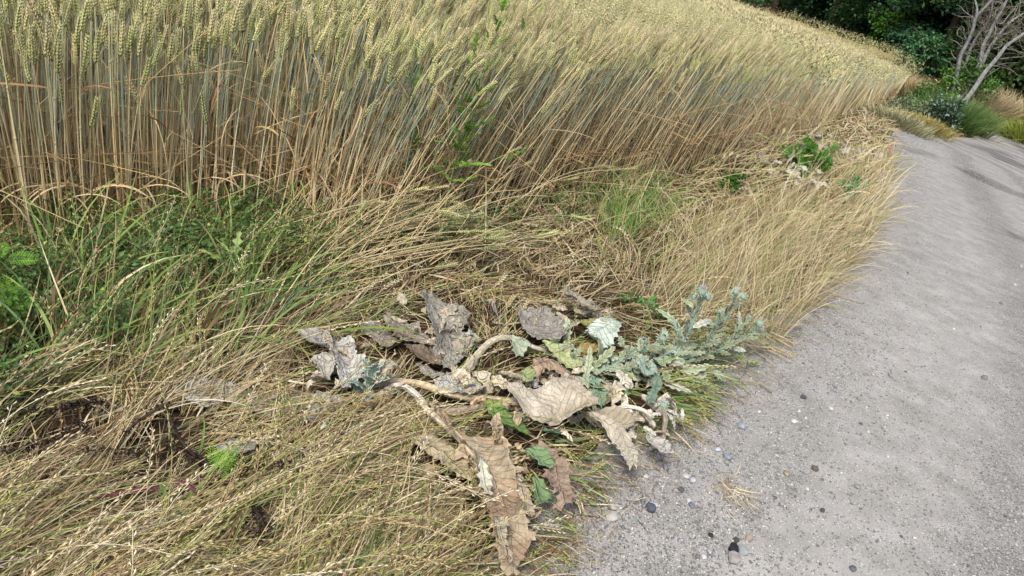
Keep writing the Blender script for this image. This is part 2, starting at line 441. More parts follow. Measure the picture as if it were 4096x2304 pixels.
def tubes(P, rad, C, sides=3):
    """P N,n1,3 ; rad N,n1 ; C N,n1,3"""
    N, n1, _ = P.shape; n = n1 - 1
    T = np.gradient(P, axis=1); T /= np.linalg.norm(T, axis=-1, keepdims=True) + 1e-9
    ref = np.where(np.abs(T[..., 2:3]) > .9, np.array([1., 0, 0]), np.array([0, 0, 1.]))
    a = np.cross(T, ref); a /= np.linalg.norm(a, axis=-1, keepdims=True) + 1e-9; b = np.cross(T, a)
    th = np.arange(sides) * 2 * math.pi / sides
    V = P[:, :, None] + rad[:, :, None, None] * (np.cos(th)[None, None, :, None] * a[:, :, None] + np.sin(th)[None, None, :, None] * b[:, :, None])
    Cc = np.repeat(C[:, :, None], sides, 2)
    base = (np.arange(N) * n1 * sides)[:, None, None]; i = (np.arange(n) * sides)[None, :, None]; j = np.arange(sides)[None, None]
    j2 = (j + 1) % sides
    F = np.stack([base + i + j, base + i + j2, base + i + sides + j2, base + i + sides + j], -1).reshape(-1, 4)
    return V.reshape(-1, 3), F, Cc.reshape(-1, 3)

def scatter(tmpl, pos, rotm, scale, tint=None, rep=None):
    """copies of template (V,F,C) ; rotm N,3,3 ; scale N ; tint N,3 multiplies C or replaces when rep"""
    V, F, C = tmpl; N = len(pos)
    VV = np.einsum('nij,vj->nvi', rotm, V) * np.asarray(scale)[:, None, None] + pos[:, None]
    FF = (F[None] + (np.arange(N) * len(V))[:, None, None]).reshape(-1, F.shape[1])
    CC = np.repeat(C[None], N, 0)
    if tint is not None: CC = CC * tint[:, None]
    return VV.reshape(-1, 3), FF, CC.reshape(-1, 3)

def basis(T, roll=None):
    """rotation matrices with local z along T"""
    T = T / (np.linalg.norm(T, axis=-1, keepdims=True) + 1e-9)
    ref = np.where(np.abs(T[:, 2:3]) > .95, np.array([1., 0, 0]), np.array([0, 0, 1.]))
    a = np.cross(ref, T); a /= np.linalg.norm(a, axis=-1, keepdims=True); b = np.cross(T, a)
    if roll is None: roll = rng.random(len(T)) * 6.28
    c, s = np.cos(roll)[:, None], np.sin(roll)[:, None]
    a2, b2 = a * c + b * s, -a * s + b * c
    return np.stack([a2, b2, T], -1)

def gdir(px, py, deg):
    """heading on the ground that reads as the given direction in the photograph at that spot"""
    px = np.asarray(px, float); py = np.asarray(py, float); a = np.radians(deg)
    p0 = at(px, py); p1 = at(px + 3 * np.cos(a), py - 3 * np.sin(a))
    d = p1 - p0
    return np.arctan2(d[..., 1], d[..., 0])

class Idw:
    def __init__(s, rows, angcol=2):
        a = np.array(rows, float); s.P = at(a[:, 0], a[:, 1])[:, :2]
        s.S = .12 + .09 * np.linalg.norm(s.P, axis=1)
        g = gdir(a[:, 0], a[:, 1], a[:, angcol])
        s.D = np.column_stack([np.cos(g), np.sin(g), a[:, 3:]])
    def __call__(s, x, y):
        d = np.hypot(x[:, None] - s.P[None, :, 0], y[:, None] - s.P[None, :, 1]) / s.S[None]
        wt = 1 / (d + .15) ** 3; wt /= wt.sum(1, keepdims=True)
        v = wt @ s.D
        return np.arctan2(v[:, 1], v[:, 0]), v[:, 2:]

# palette (albedo)
STRAW = lin([(214, 194, 138), (196, 172, 118), (178, 150, 104), (220, 204, 158), (150, 124, 86), (204, 184, 132), (228, 214, 168)])
BROWN = lin([(112, 84, 56), (92, 66, 44), (130, 98, 66)])
GREEN = lin([(116, 142, 64), (94, 124, 54), (136, 154, 78), (104, 134, 92), (78, 108, 50), (150, 162, 92)])
STRAW = STRAW * np.array([.97, .98, 1.10])
def pick(pal, n, jit=.12):
    c = pal[rng.integers(0, len(pal), n)]
    return c * (1 + (rng.random((n, 1)) - .5) * 2 * jit)
# ------------------------------------------------------------------ big fallen leaves traced on the ground
def c5(*a): return [(275 + x / 9.66, 275 + y / 9.66) for x, y in a]
def c6(*a): return [(500 + x / 8.916, 275 + y / 8.916) for x, y in a]
def c7(*a): return [(x / 7.208, 375 + y / 7.208) for x, y in a]
def c8(*a): return [(375 + x / 7.686, 387.5 + y / 7.686) for x, y in a]

def midparam(x, y, line):
    line = np.asarray(line)[:, :2]; best = np.full(len(x), 1e9); T = np.zeros(len(x)); D = np.zeros(len(x)); acc = 0
    for a, b in zip(line[:-1], line[1:]):
        ab = b - a; Ln = np.hypot(*ab) + 1e-9; t = np.clip(((x - a[0]) * ab[0] + (y - a[1]) * ab[1]) / Ln ** 2, 0, 1)
        dx = x - a[0] - t * ab[0]; dy = y - a[1] - t * ab[1]; d = np.hypot(dx, dy); s = np.sign(ab[0] * dy - ab[1] * dx)
        m = d < best; best = np.where(m, d, best); T = np.where(m, acc + t * Ln, T); D = np.where(m, s * d, D); acc += Ln
    return T, D

LEAFPOLY = []
for q_, l_ in (([(-8, 243), (40, 246), (44, 264), (38, 345), (-8, 362)], .06), ([(200, 436), (254, 434), (250, 480), (204, 480)], .03), ([(164, 400), (200, 398), (210, 466), (150, 445), (118, 440)], .05),
               ([(244, 502), (276, 496), (272, 548), (246, 548)], .04), ([(0, 408), (108, 396), (108, 424), (0, 432)], .05), ([(92, 484), (206, 478), (208, 500), (96, 502)], .03)):
    LEAFPOLY.append((W(q_, l_)[:, :2], l_))
def leaf_piece(outline, mid, col, lift=.02, amp=.012, rim=.012, tooth=.006, step=.0065, seed=1, dome=0.0, col2=None, ridge=.5, flat=1.0):
    lift = lift + .014; pts = W(outline, lift); mp = W(mid, lift); LEAFPOLY.append((pts[:, :2], lift)) if flat == 1 else None
    g = np.random.default_rng(seed); B = []
    c = pts[:, :2].mean(0)
    area = .5 * np.sum(pts[:, 0] * np.roll(pts[:, 1], -1) - np.roll(pts[:, 0], -1) * pts[:, 1]); sg = 1 if area > 0 else -1
    j = 0
    for a, b in zip(pts[:, :2], np.roll(pts[:, :2], -1, 0)):
        e = b - a; Ln = np.hypot(*e); n = max(1, int(round(Ln / .008))); nr = np.array([e[1], -e[0]]) / (Ln + 1e-9) * sg
        for k in range(n):
            off = 0 if k == 0 else (tooth * (.3 + g.random()) if j % 3 == 1 else -tooth * .35 * g.random())
            B.append(a + e * k / n + nr * off); j += 1
    B = np.array(B); nb = len(B)
    lo, hi = B.min(0), B.max(0)
    gx, gy = np.meshgrid(np.arange(lo[0], hi[0], step), np.arange(lo[1], hi[1], step * .87)); gx = gx + (np.arange(gx.shape[0]) % 2)[:, None] * step * .5
    gx = gx.ravel() + g.normal(0, step * .12, gx.size); gy = gy.ravel() + g.normal(0, step * .12, gy.size)
    k = inpoly(gx, gy, B) & (polydist(gx, gy, np.concatenate([B, B[:1]])) > step * .45)
    P = np.concatenate([B, np.stack([gx[k], gy[k]], -1)])
    vv, _, ff, *_ = delaunay_2d_cdt([Vector(p) for p in P], [(i, (i + 1) % nb) for i in range(nb)], [list(range(nb))], 1, 1e-6)
    v2 = np.array([[v.x, v.y] for v in vv]); F = np.array([list(f) for f in ff if len(f) == 3])
    x, y = v2[:, 0], v2[:, 1]; de = polydist(x, y, np.concatenate([B, B[:1]]))
    T, D = midparam(x, y, mp)
    nz = 1 - np.abs(fbm(x * 22, y * 22, seed, 3) * 2 - 1) * 2                    # ridges
    lat = np.abs(((T - np.abs(D) * .9) / .024) % 1 - .5) * 2                     # pleats between side veins
    rimv = np.exp(-de / .012) * (fbm(x * 12, y * 12, seed + 5, 2) - .25) * 2
    wmax = np.abs(D).max() + 1e-6
    amp = amp * .9; big = (fbm(x * 9, y * 9, seed + 60, 2) - .5) * 2; roll = np.exp(-de / .02) * np.clip((fbm(x * 7, y * 7, seed + 70, 2) - .42) * 4, -.15, 1) * .034; z = ground(x, y) + lift + amp * (ridge * nz + (1 - ridge) * (lat - .5)) + (big * .014 + roll) * flat + rim * rimv + .006 * np.exp(-np.abs(D) / .006) \
        + dome * (1 - (np.abs(D) / wmax) ** 2) + (fbm(x * 6, y * 6, seed + 9, 2) - .5) * amp * 1.6
    z = np.maximum(z, ground(x, y) + .006)
    col = tuple(np.array(col) * .96); cc = lin(col); c2 = lin(col2) if col2 is not None else cc * .74
    n1 = fbm(x * 16, y * 16, seed + 40, 3)[:, None]; m = np.clip((n1 - .42) * 4, 0, 1)
    C = cc * (1 - m * .55) + c2 * m * .55
    C = C * .96 * (.93 + .14 * fbm(x * 40, y * 40, seed + 3, 2))[:, None]
    return np.column_stack([x, y, z]), F, C, np.column_stack([T, D])

def solid(o, t=.0014):
    m = o.modifiers.new('thickness', 'SOLIDIFY'); m.thickness = t; m.offset = 0
    return o

def big_leaf(name, label, cat, pieces, mat=None, group=None, **kw):
    Vs, UV = [], []; 
    for p in pieces:
        k = dict(kw); k.update(p[3] if len(p) > 3 else {})
        V, F, C, uv = leaf_piece(p[0], p[1], p[2], **k); Vs.append((V, F, C)); UV.append(uv)
    org = Vs[0][0].mean(0); org[2] = ground(org[0], org[1])
    o = build(name, Vs, mat or M_dleaf, smooth=True, origin=org, uv=np.concatenate(UV)); solid(o)
    return tag(o, label, cat, group)

GD = 'withered thistle leaves on the verge'
GREY = (196, 190, 172); GREY2 = (174, 166, 148); PALE = (210, 206, 192); BEIGE = (192, 176, 148); TANB = (170, 146, 116)
big_leaf('withered_leaf', 'pale silvery crumpled leaf with a forked top, left of the small blue thistle', 'dried leaf', [
    (c5((230, 590), (340, 555), (420, 570), (480, 640), (570, 630), (600, 690), (700, 680), (760, 720), (775, 850), (860, 880), (850, 1000), (800, 1080), (650, 1150), (600, 1050), (580, 850), (530, 800), (400, 745), (290, 690)),
     c5((300, 620), (560, 760), (660, 900), (700, 1120)), (206, 202, 190)),
    (c5((370, 870), (480, 850), (560, 870), (575, 960), (560, 1030), (500, 1080), (440, 1060), (390, 950)), c5((460, 850), (480, 1070)), GREY)],
    group=GD, seed=3, amp=.016, rim=.016, lift=.03, col2=(150, 144, 128))
big_leaf('withered_leaf', 'flat grey rotting leaf with ragged holes in the middle of the beaten grass', 'dried leaf', [
    (c5((820, 530), (900, 450), (1010, 480), (1100, 560), (1200, 640), (1080, 700), (1000, 660), (900, 590)), c5((830, 520), (1180, 650)), GREY2),
    (c5((1040, 400), (1100, 350), (1180, 440), (1300, 480), (1380, 460), (1420, 560), (1500, 620), (1570, 720), (1400, 700), (1250, 650), (1170, 570), (1150, 510), (1070, 470)), c5((1060, 400), (1540, 700)), (166, 158, 140)),
    (c5((1240, 700), (1400, 720), (1560, 760), (1640, 800), (1600, 880), (1450, 850), (1300, 800)), c5((1260, 710), (1600, 840)), (128, 112, 92))],
    group=GD, seed=7, amp=.008, rim=.010, lift=.028, col2=(124, 112, 92))
big_leaf('withered_leaf', 'large dark grey tattered leaf lying above the arched dry stem', 'dried leaf', [
    (c5((1390, 260), (1480, 235), (1580, 290), (1700, 300), (1790, 350), (1870, 390), (1885, 440), (1800, 540), (1840, 600), (1830, 700), (1800, 800), (1730, 880), (1700, 930), (1620, 920), (1600, 830), (1520, 760), (1560, 690), (1500, 600), (1480, 520), (1460, 440), (1440, 340)),
     c5((1450, 260), (1620, 480), (1700, 700), (1670, 920)), (176, 170, 152))], group=GD, seed=12, amp=.014, lift=.03, col2=(106, 98, 84))
big_leaf('withered_leaf', 'grey shredded leaf at the foot of the arched dry stem', 'dried leaf', [
    (c5((1540, 1040), (1600, 1000), (1700, 980), (1900, 1030), (2040, 1120), (2000, 1190), (1860, 1230), (1700, 1160), (1560, 1120)), c5((1550, 1060), (1800, 1090), (2030, 1150)), PALE),
    (c5((1360, 880), (1480, 900), (1600, 930), (1700, 990), (1560, 1000), (1420, 960)), c5((1360, 900), (1680, 980)), GREY2)], group=GD, seed=15, amp=.014, lift=.03)
big_leaf('withered_leaf', 'long whitish leaf half buried in straw left of the small blue thistle', 'dried leaf', [
    (c7((1240, 150), (1400, 60), (1600, 40), (1760, 130), (1900, 150), (2200, 130), (2440, 170), (2500, 260), (2300, 300), (2000, 310), (1850, 290), (1640, 210), (1480, 240)), c7((1260, 150), (1800, 210), (2480, 240)), (190, 186, 168))], group=GD, seed=18, amp=.004, lift=.008, flat=.25, rim=.004)
big_leaf('withered_leaf', 'small grey leaf scrap behind the bright green fern sprig', 'dried leaf', [
    (c7((1560, 560), (1640, 500), (1750, 470), (1860, 500), (1840, 560), (1740, 590), (1620, 600)), c7((1570, 560), (1840, 520)), (172, 168, 154))], group=GD, seed=21, lift=.014, amp=.004, flat=.3, rim=.004)
big_leaf('withered_leaf', 'folded grey leaf beside the upright green toothed leaf', 'dried leaf', [
    (c6((140, 350), (220, 350), (300, 380), (400, 370), (470, 440), (580, 480), (595, 560), (560, 610), (480, 620), (350, 600), (240, 520), (160, 420)), c6((160, 360), (360, 480), (540, 560)), (170, 162, 148))], group=GD, seed=24, amp=.014, lift=.035)
big_leaf('silvery_leaf', 'broad whitish green leaf with spiny rim behind the thistle stems', 'leaf', [
    (c6((745, 590), (760, 540), (800, 500), (870, 480), (950, 425), (1060, 470), (1100, 490), (1040, 590), (980, 700), (900, 760), (840, 700), (755, 660)), c6((1040, 480), (760, 640)), (206, 216, 198))], mat=M_gleaf, seed=27, amp=.012, lift=.06, dome=.02, tooth=.009, col2=(176, 186, 160))
big_leaf('yellowed_leaf', 'olive yellow thistle leaf tucked behind the broad whitish leaf', 'leaf', [
    (c6((690, 460), (720, 420), (830, 400), (900, 380), (1030, 390), (1040, 450), (950, 440), (850, 480), (770, 500)), c6((700, 450), (1030, 420)), (170, 168, 104))], mat=M_gleaf, seed=28, lift=.05, tooth=.008)
big_leaf('yellowed_leaf', 'cream edged green thistle leaf running from the dry stem', 'leaf', [
    (c6((360, 665), (450, 680), (560, 720), (660, 790), (740, 860), (650, 870), (570, 840), (500, 820), (440, 770), (390, 720)), c6((370, 670), (560, 760), (720, 860)), (178, 186, 132))], mat=M_gleaf, seed=29, lift=.045, tooth=.009, amp=.006, col2=(214, 206, 150))
big_leaf('yellowed_leaf', 'yellow green leaf with a brown tip under the thistle', 'leaf', [
    (c6((640, 720), (720, 700), (850, 720), (860, 750), (800, 790), (700, 760)), c6((650, 720), (850, 740)), (172, 150, 84))], mat=M_gleaf, seed=30, lift=.04)
big_leaf('curled_leaf', 'brown leaf rolled into a tube with a dark hollow', 'dried leaf', [
    (c6((270, 860), (340, 815), (470, 835), (560, 900), (640, 970), (645, 1040), (560, 990), (470, 920), (380, 900), (330, 960), (300, 930)), c6((280, 860), (460, 870), (640, 1000)), (186, 160, 132), dict(dome=.03)),
    (c6((330, 900), (420, 930), (520, 980), (640, 1060), (560, 1070), (450, 1080), (370, 1060)), c6((350, 920), (600, 1060)), (112, 88, 70), dict(lift=.02)),
    (c6((270, 880), (320, 900), (360, 1060), (330, 1090), (290, 1000)), c6((290, 890), (340, 1080)), (196, 190, 178))],
    group=GD, seed=33, amp=.010, lift=.05, rim=.02)
big_leaf('withered_leaf', 'big glossy beige leaf rolled along its rib in the centre of the patch', 'dried leaf', [
    (c6((10, 1110), (150, 1125), (300, 1120), (400, 1090), (480, 1060), (580, 1055), (660, 1120), (720, 1220), (830, 1310), (800, 1340), (700, 1350), (500, 1330), (350, 1320), (200, 1290), (60, 1200)),
     c6((10, 1130), (260, 1150), (420, 1100), (560, 1080), (700, 1230), (820, 1320)), (204, 192, 168), dict(dome=.035)),
    (c8((1600, 280), (1720, 320), (1850, 400), (1950, 480), (1985, 600), (1985, 730), (1960, 680), (1925, 745), (1890, 620), (1840, 520), (1740, 420), (1620, 340)), c8((1620, 300), (1860, 440), (1960, 620), (1960, 720)), (200, 190, 166), dict(dome=.02, seed=37))],
    mat=M_dleaf2, group=GD, seed=36, amp=.010, lift=.045, rim=.006, tooth=.004, col2=(168, 152, 130))
big_leaf('withered_leaf', 'long beige leaf hanging down to the bottom edge, largest of the dried leaves', 'dried leaf', [
    (c8((430, 200), (500, 240), (600, 320), (720, 380), (860, 385), (960, 345), (910, 420), (985, 480), (1010, 620), (1060, 740), (1100, 840), (1130, 930), (1100, 1000), (1130, 1080), (1170, 1180), (1245, 1170), (1170, 1260), (1150, 1320), (1085, 1370), (1090, 1440), (1000, 1400), (950, 1300), (900, 1150), (870, 1000), (820, 900), (790, 800), (740, 700), (740, 580), (640, 470), (520, 330)),
     c8((440, 210), (660, 440), (860, 640), (980, 900), (1040, 1200), (1060, 1420)), (188, 170, 140)),
    (c8((780, 650), (830, 690), (885, 810), (875, 900), (830, 880), (790, 780)), c8((790, 660), (860, 880)), (206, 204, 180), dict(lift=.075, seed=44)),
    (c8((915, 1010), (960, 1040), (1000, 1130), (990, 1260), (1050, 1390), (975, 1380), (920, 1230), (900, 1110)), c8((930, 1020), (950, 1200), (1010, 1380)), (204, 198, 172), dict(lift=.07, seed=45))],
    mat=M_dleaf2, group=GD, seed=40, amp=.012, lift=.055, rim=.014, tooth=.007, col2=(146, 112, 82))
big_leaf('withered_leaf', 'beige leaf tucked under the left side of the long hanging leaf', 'dried leaf', [
    (c8((250, 400), (340, 370), (430, 365), (540, 430), (640, 520), (715, 540), (720, 620), (790, 760), (700, 720), (600, 660), (500, 590), (380, 490)), c8((260, 400), (520, 520), (760, 740)), (184, 168, 134))], mat=M_dleaf2, group=GD, seed=47, amp=.010, lift=.04)
big_leaf('withered_leaf', 'torn beige lobe on the right side of the long hanging leaf', 'dried leaf', [
    (c8((1080, 720), (1120, 740), (1170, 735), (1200, 850), (1225, 950), (1210, 1010), (1120, 950), (1090, 860)), c8((1110, 730), (1180, 990)), (200, 182, 156)),
    (c8((1010, 610), (1080, 660), (1150, 720), (1080, 740), (1030, 700)), c8((1010, 620), (1130, 720)), PALE)], mat=M_dleaf2, group=GD, seed=50, amp=.012, lift=.05)
big_leaf('withered_leaf', 'reddish brown jagged leaf nearest the path', 'dried leaf', [
    (c8((1190, 460), (1290, 440), (1330, 470), (1400, 490), (1390, 580), (1480, 670), (1470, 760), (1500, 850), (1520, 940), (1430, 985), (1350, 985), (1400, 900), (1330, 820), (1280, 740), (1350, 640), (1290, 530)), c8((1220, 460), (1370, 640), (1440, 960)), (164, 142, 120))], mat=M_dleaf2, group=GD, seed=53, amp=.012, lift=.05, tooth=.010, col2=(128, 92, 76))
big_leaf('withered_leaf', 'flat beige leaf lying beside the dried thistle head', 'dried leaf', [
    (c8((1660, 260), (1740, 225), (1830, 225), (1900, 260), (2010, 330), (1900, 390), (1850, 410), (1750, 340)), c8((1670, 260), (1950, 340)), (180, 168, 142))], mat=M_dleaf2, group=GD, seed=56, amp=.008, lift=.045)
big_leaf('withered_leaf', 'crumpled whitish leaf at the edge of the gravel', 'dried leaf', [
    (c8((2040, 440), (2120, 430), (2200, 470), (2240, 560), (2260, 600), (2190, 600), (2120, 540), (2060, 500)), c8((2050, 440), (2230, 590)), (198, 192, 180))], group=GD, seed=59, amp=.016, lift=.04)
big_leaf('withered_leaf', 'grey dried leaf curled at the top of the beaten grass', 'dried leaf', [
    (c6((560, 205), (640, 220), (680, 290), (760, 330), (880, 380), (900, 410), (800, 390), (700, 350), (630, 290), (540, 250)), c6((570, 220), (700, 320), (880, 395)), (176, 166, 144)),
    (c6((730, 255), (810, 255), (860, 310), (875, 370), (830, 350), (800, 300), (740, 280)), c6((740, 265), (860, 350)), (184, 176, 158))], group=GD, seed=62, amp=.012, lift=.05, rim=.02)
GG = 'green thistle leaves between the withered ones'
for lab, out_, mid, c, k in (
    ('bright green veined leaf lying across the middle of the patch', c8((830, 235), (900, 225), (1010, 240), (1080, 250), (1140, 245), (1190, 340), (1160, 400), (1100, 412), (980, 375), (890, 310)), c8((840, 240), (1000, 310), (1180, 370)), (124, 152, 84), dict(seed=70, lift=.05)),
    ('small yellow green leaf above the bright green veined leaf', c8((850, 90), (900, 110), (970, 100), (985, 180), (1000, 235), (900, 215), (830, 200)), c8((890, 100), (930, 220)), (156, 160, 92), dict(seed=71, lift=.06)),
    ('pale green leaf between the beige and reddish leaves', c8((1140, 545), (1230, 515), (1305, 530), (1370, 640), (1350, 690), (1270, 680), (1200, 620)), c8((1160, 540), (1350, 670)), (132, 156, 108), dict(seed=72, lift=.05)),
    ('green leaf with white veins below the reddish leaf', c8((1190, 790), (1250, 790), (1310, 820), (1345, 870), (1300, 950), (1230, 990), (1200, 880)), c8((1200, 800), (1270, 960)), (128, 152, 106), dict(seed=73, lift=.035)),
    ('small blue green leaf under the big rolled leaf', c8((1295, 300), (1360, 300), (1425, 285), (1435, 350), (1370, 375), (1310, 340)), c8((1300, 310), (1430, 340)), (106, 138, 106), dict(seed=74, lift=.05)),
    ('long drooping blue green leaf below the thistle', c6((760, 880), (830, 868), (850, 930), (910, 925), (885, 1000), (945, 1090), (930, 1160), (900, 1225), (850, 1150), (805, 1060), (830, 1000), (780, 940)), c6((790, 880), (860, 1020), (900, 1210)), (152, 176, 142), dict(seed=75, lift=.05)),
    ('rounded grey green leaf low in the thistle clump', c6((970, 1000), (1040, 975), (1100, 1000), (1150, 1060), (1100, 1130), (1040, 1160), (1020, 1090)), c6((980, 1000), (1090, 1130)), (116, 142, 106), dict(seed=76, lift=.04)),
    ('grey green leaf hanging under the right side of the thistle', c6((1330, 990), (1400, 990), (1430, 1040), (1390, 1110), (1370, 1190), (1310, 1190), (1290, 1130), (1340, 1070)), c6((1390, 1000), (1330, 1180)), (134, 156, 130), dict(seed=77, lift=.05)),
    ('curled silver leaf in the middle of the thistle clump', c6((1200, 850), (1290, 830), (1380, 860), (1400, 900), (1340, 960), (1290, 1000), (1230, 950), (1210, 900)), c6((1210, 860), (1330, 980)), (164, 182, 162), dict(seed=78, lift=.07)),
    ('pale leaf behind the arched dry stem with a spiny rim', c6((60, 640), (140, 660), (240, 660), (260, 700), (200, 760), (130, 790), (90, 710)), c6((70, 650), (230, 720)), (182, 190, 160), dict(seed=79, lift=.045)),
    ('yellow green leaf lying left of the brown rolled leaf', c6((180, 920), (250, 890), (300, 950), (280, 1010), (220, 1020), (190, 970)), c6((190, 930), (280, 1000)), (158, 168, 116), dict(seed=80, lift=.04)),
    ):
    big_leaf('thistle_leaf', lab, 'leaf', [(out_, mid, c)], mat=M_gleaf, group=GG, amp=.007, rim=.008, tooth=.007, **k)

# ------------------------------------------------------------------ dry ribbed stems
def catmull(P, n):
    P = np.asarray(P, float); Q = np.concatenate([[2 * P[0] - P[1]], P, [2 * P[-1] - P[-2]]]); out_ = []
    for i in range(1, len(Q) - 2):
        for t in np.linspace(0, 1, n, endpoint=False):
            a, b, c, d = Q[i - 1], Q[i], Q[i + 1], Q[i + 2]
            out_.append(.5 * ((2 * b) + (c - a) * t + (2 * a - 5 * b + 4 * c - d) * t * t + (3 * b - 3 * c + d - a) * t ** 3))
    out_.append(P[-1]); return np.array(out_)

def rtube(pts3, r_, col, sides=14, ribs=5, rib=.18, n=6, seed=0, colj=.15, taper=None):
    C = catmull(pts3, n); m = len(C); T = np.gradient(C, axis=0); T /= np.linalg.norm(T, axis=1, keepdims=True)
    rr = np.interp(np.linspace(0, 1, m), np.linspace(0, 1, len(r_)), r_)
    a = np.cross(T[0], [0.3, .1, 1.]); a /= np.linalg.norm(a); V = []; Cc = []; g = np.random.default_rng(seed)
    cc = lin(col)
    for i in range(m):
        a = a - T[i] * (a @ T[i]); a /= np.linalg.norm(a); b = np.cross(T[i], a)
        for k in range(sides):
            th = 2 * math.pi * k / sides; q = rr[i] * (1 + rib * math.cos(ribs * th + i * .08) + g.normal(0, .03))
            V.append(C[i] + (a * math.cos(th) + b * math.sin(th)) * q)
            Cc.append(cc * (1 + colj * math.cos(ribs * th + i * .08) * 1.6 + g.normal(0, .04)))
    i = np.arange(m - 1)[:, None] * sides; k = np.arange(sides)[None]; k2 = (k + 1) % sides
    F = np.stack([i + k, i + k2, i + sides + k2, i + sides + k], -1).reshape(-1, 4)
    return np.array(V), F, np.array(Cc)

def px3(rows):
    return np.array([at(np.array(float(a)), np.array(float(b)), c) for a, b, c in rows])
def z3(pts, lifts): return px3([(p[0], p[1], l) for p, l in zip(pts, lifts)])
def dry_stem(label, pts, lifts, rad, col, extra=(), name='fallen_stalk', cat='dry stalk', **k):
    P = z3(pts, lifts); ch = [rtube(P, rad, col, **k)]
    for e in extra: ch.append(rtube(z3(e[0], e[1]), e[2], col, **k))
    org = P[0].copy(); org[2] = ground(org[0], org[1])
    return tag(build(name, ch, M_dry, smooth=True, origin=org), label, cat, 'dry thistle stems lying on the verge')
dry_stem('thick grey stem arching up and over beside the tiny blue sprout', c5((1760, 1000), (1860, 900), (1950, 780), (2080, 650), (2220, 605), (2400, 640)) + c6((200, 610), (360, 665), (440, 690)), [.015, .03, .05, .07, .085, .075, .06, .05, .04], [.009, .010, .011, .010, .009, .009, .008, .007, .005], (178, 168, 146), ribs=6, rib=.22)
dry_stem('long fibrous stem from the small blue thistle to the rolled leaf', c5((1000, 1080), (1120, 1030), (1260, 1035), (1420, 1060), (1700, 1150), (2000, 1195), (2380, 1235)) + c6((120, 1145), (300, 1150)), [.03, .045, .045, .04, .04, .04, .045, .05, .055], [.006, .009, .010, .011, .011, .010, .009, .008, .006], (184, 166, 132), ribs=7, rib=.2)
dry_stem('thin pale stem curving like a hook below the small blue thistle', c5((960, 1180), (1050, 1130), (1150, 1080), (1240, 1072), (1330, 1130), (1420, 1210), (1470, 1300), (1530, 1350)), [.02, .04, .05, .055, .05, .045, .04, .03], [.005, .007, .008, .007, .008, .006, .006, .004], (196, 188, 172), ribs=4, rib=.3)
dry_stem('low grey stem along the lower side of the patch', c5((1480, 1300), (1640, 1320), (1850, 1300), (2050, 1260)), [.02, .03, .03, .03], [.006, .009, .010, .007], (152, 138, 120), ribs=6)
dry_stem('pale flattened stem feeding the long hanging leaf', c8((300, 60), (380, 150), (480, 240), (620, 360), (740, 500), (860, 640)), [.03, .05, .06, .07, .075, .075], [.006, .008, .009, .008, .006, .003], (196, 182, 154), ribs=5)
dry_stem('thin white stem looping over near the dried thistle head', c8((1800, 215), (1850, 165), (1960, 150), (2080, 190), (2125, 260), (2130, 340)), [.05, .075, .085, .075, .05, .02], [.004, .005, .006, .006, .005, .004], (200, 192, 176), ribs=4, rib=.25)

# ------------------------------------------------------------------ spiny leaves
def spiny(p0, p1, wid, up=(0, 0, 1), bend=.15, lobes=5, col=(144, 162, 134), edge=(192, 200, 180), seed=0, depth=.62, cup=.15, tintv=1.0):
    g = np.random.default_rng(seed); p0 = np.asarray(p0, float); p1 = np.asarray(p1, float)
    X = p1 - p0; Ln = np.linalg.norm(X); X = X / Ln; up = np.asarray(up, float); Y = np.cross(up, X); Y /= np.linalg.norm(Y) + 1e-9; Z = np.cross(X, Y)
    rows = lobes * 4 + 2; V, C, UV = [], [], []
    cc, ce = lin(col) * tintv, lin(edge) * tintv
    for i in range(rows + 1):
        t = i / rows; env = math.sin(math.pi * min(1, (t * .93 + .05)) ** .85) ** .75
        ph = (t * lobes) % 1; saw = (1 - abs(ph - .55) / .55) if ph < .55 else (1 - (ph - .55) / .45); saw = max(0, saw)
        for s, v in ((-1, -1), (-1, -.5), (1, 0), (1, .5), (1, 1)):
            lo = (1 - depth) + depth * saw ** 1.2
            sk = .12 * Ln / lobes * abs(v) * (saw - .3)
            yy = v * wid * env * lo * (1 + g.normal(0, .05))
            zz = abs(v) ** 1.4 * wid * cup + bend * Ln * math.sin(math.pi * t) * (1 if bend > 0 else 1) + (g.random() - .5) * wid * .13 * abs(v)
            V.append(p0 + X * (t * Ln + sk) + Y * yy + Z * zz); k = abs(v) ** 3 * .75 + (0.35 if v == 0 else 0)
            C.append(cc * (1 - k) + ce * k); UV.append((t * Ln, yy))
    F = [[i * 5 + j, (i + 1) * 5 + j, (i + 1) * 5 + j + 1, i * 5 + j + 1] for i in range(rows) for j in range(4)]
    return np.array(V), np.array(F), np.array(C), np.array(UV)

def leaf_obj(parent, org, p0, p1, wid, name='leaf', mat=None, **k):
    V, F, C, UV = spiny(p0, p1, wid, tintv=np.array([1.0, .91, .78]), **k)
    o = build(name, [(V - org, F, C)], mat or M_gleaf, parent, smooth=True, uv=UV); solid(o, .001); return o

def wing(C3, w_, col, phase, teeth=.012, seed=0):
    m = len(C3); T = np.gradient(C3, axis=0); T /= np.linalg.norm(T, axis=1, keepdims=True); g = np.random.default_rng(seed)
    a = np.cross(T, [.2, .1, 1.]); a /= np.linalg.norm(a, axis=1, keepdims=True); b = np.cross(T, a)
    V, F, C = [], [], []; cc = lin(col)
    for ph in (phase, phase + 2.1, phase + 4.2):
        d = a * math.cos(ph) + b * math.sin(ph); o = len(V)
        for i in range(m):
            h = w_ * (1.25 if i % 2 else .35) * (.7 + .6 * g.random())
            V += [C3[i], C3[i] + d[i] * h + T[i] * h * .3]; C += [cc * .9, cc * 1.15]
            if i: F.append([o + 2 * i - 2, o + 2 * i - 1, o + 2 * i + 1, o + 2 * i])
    return np.array(V), np.array(F), np.array(C)

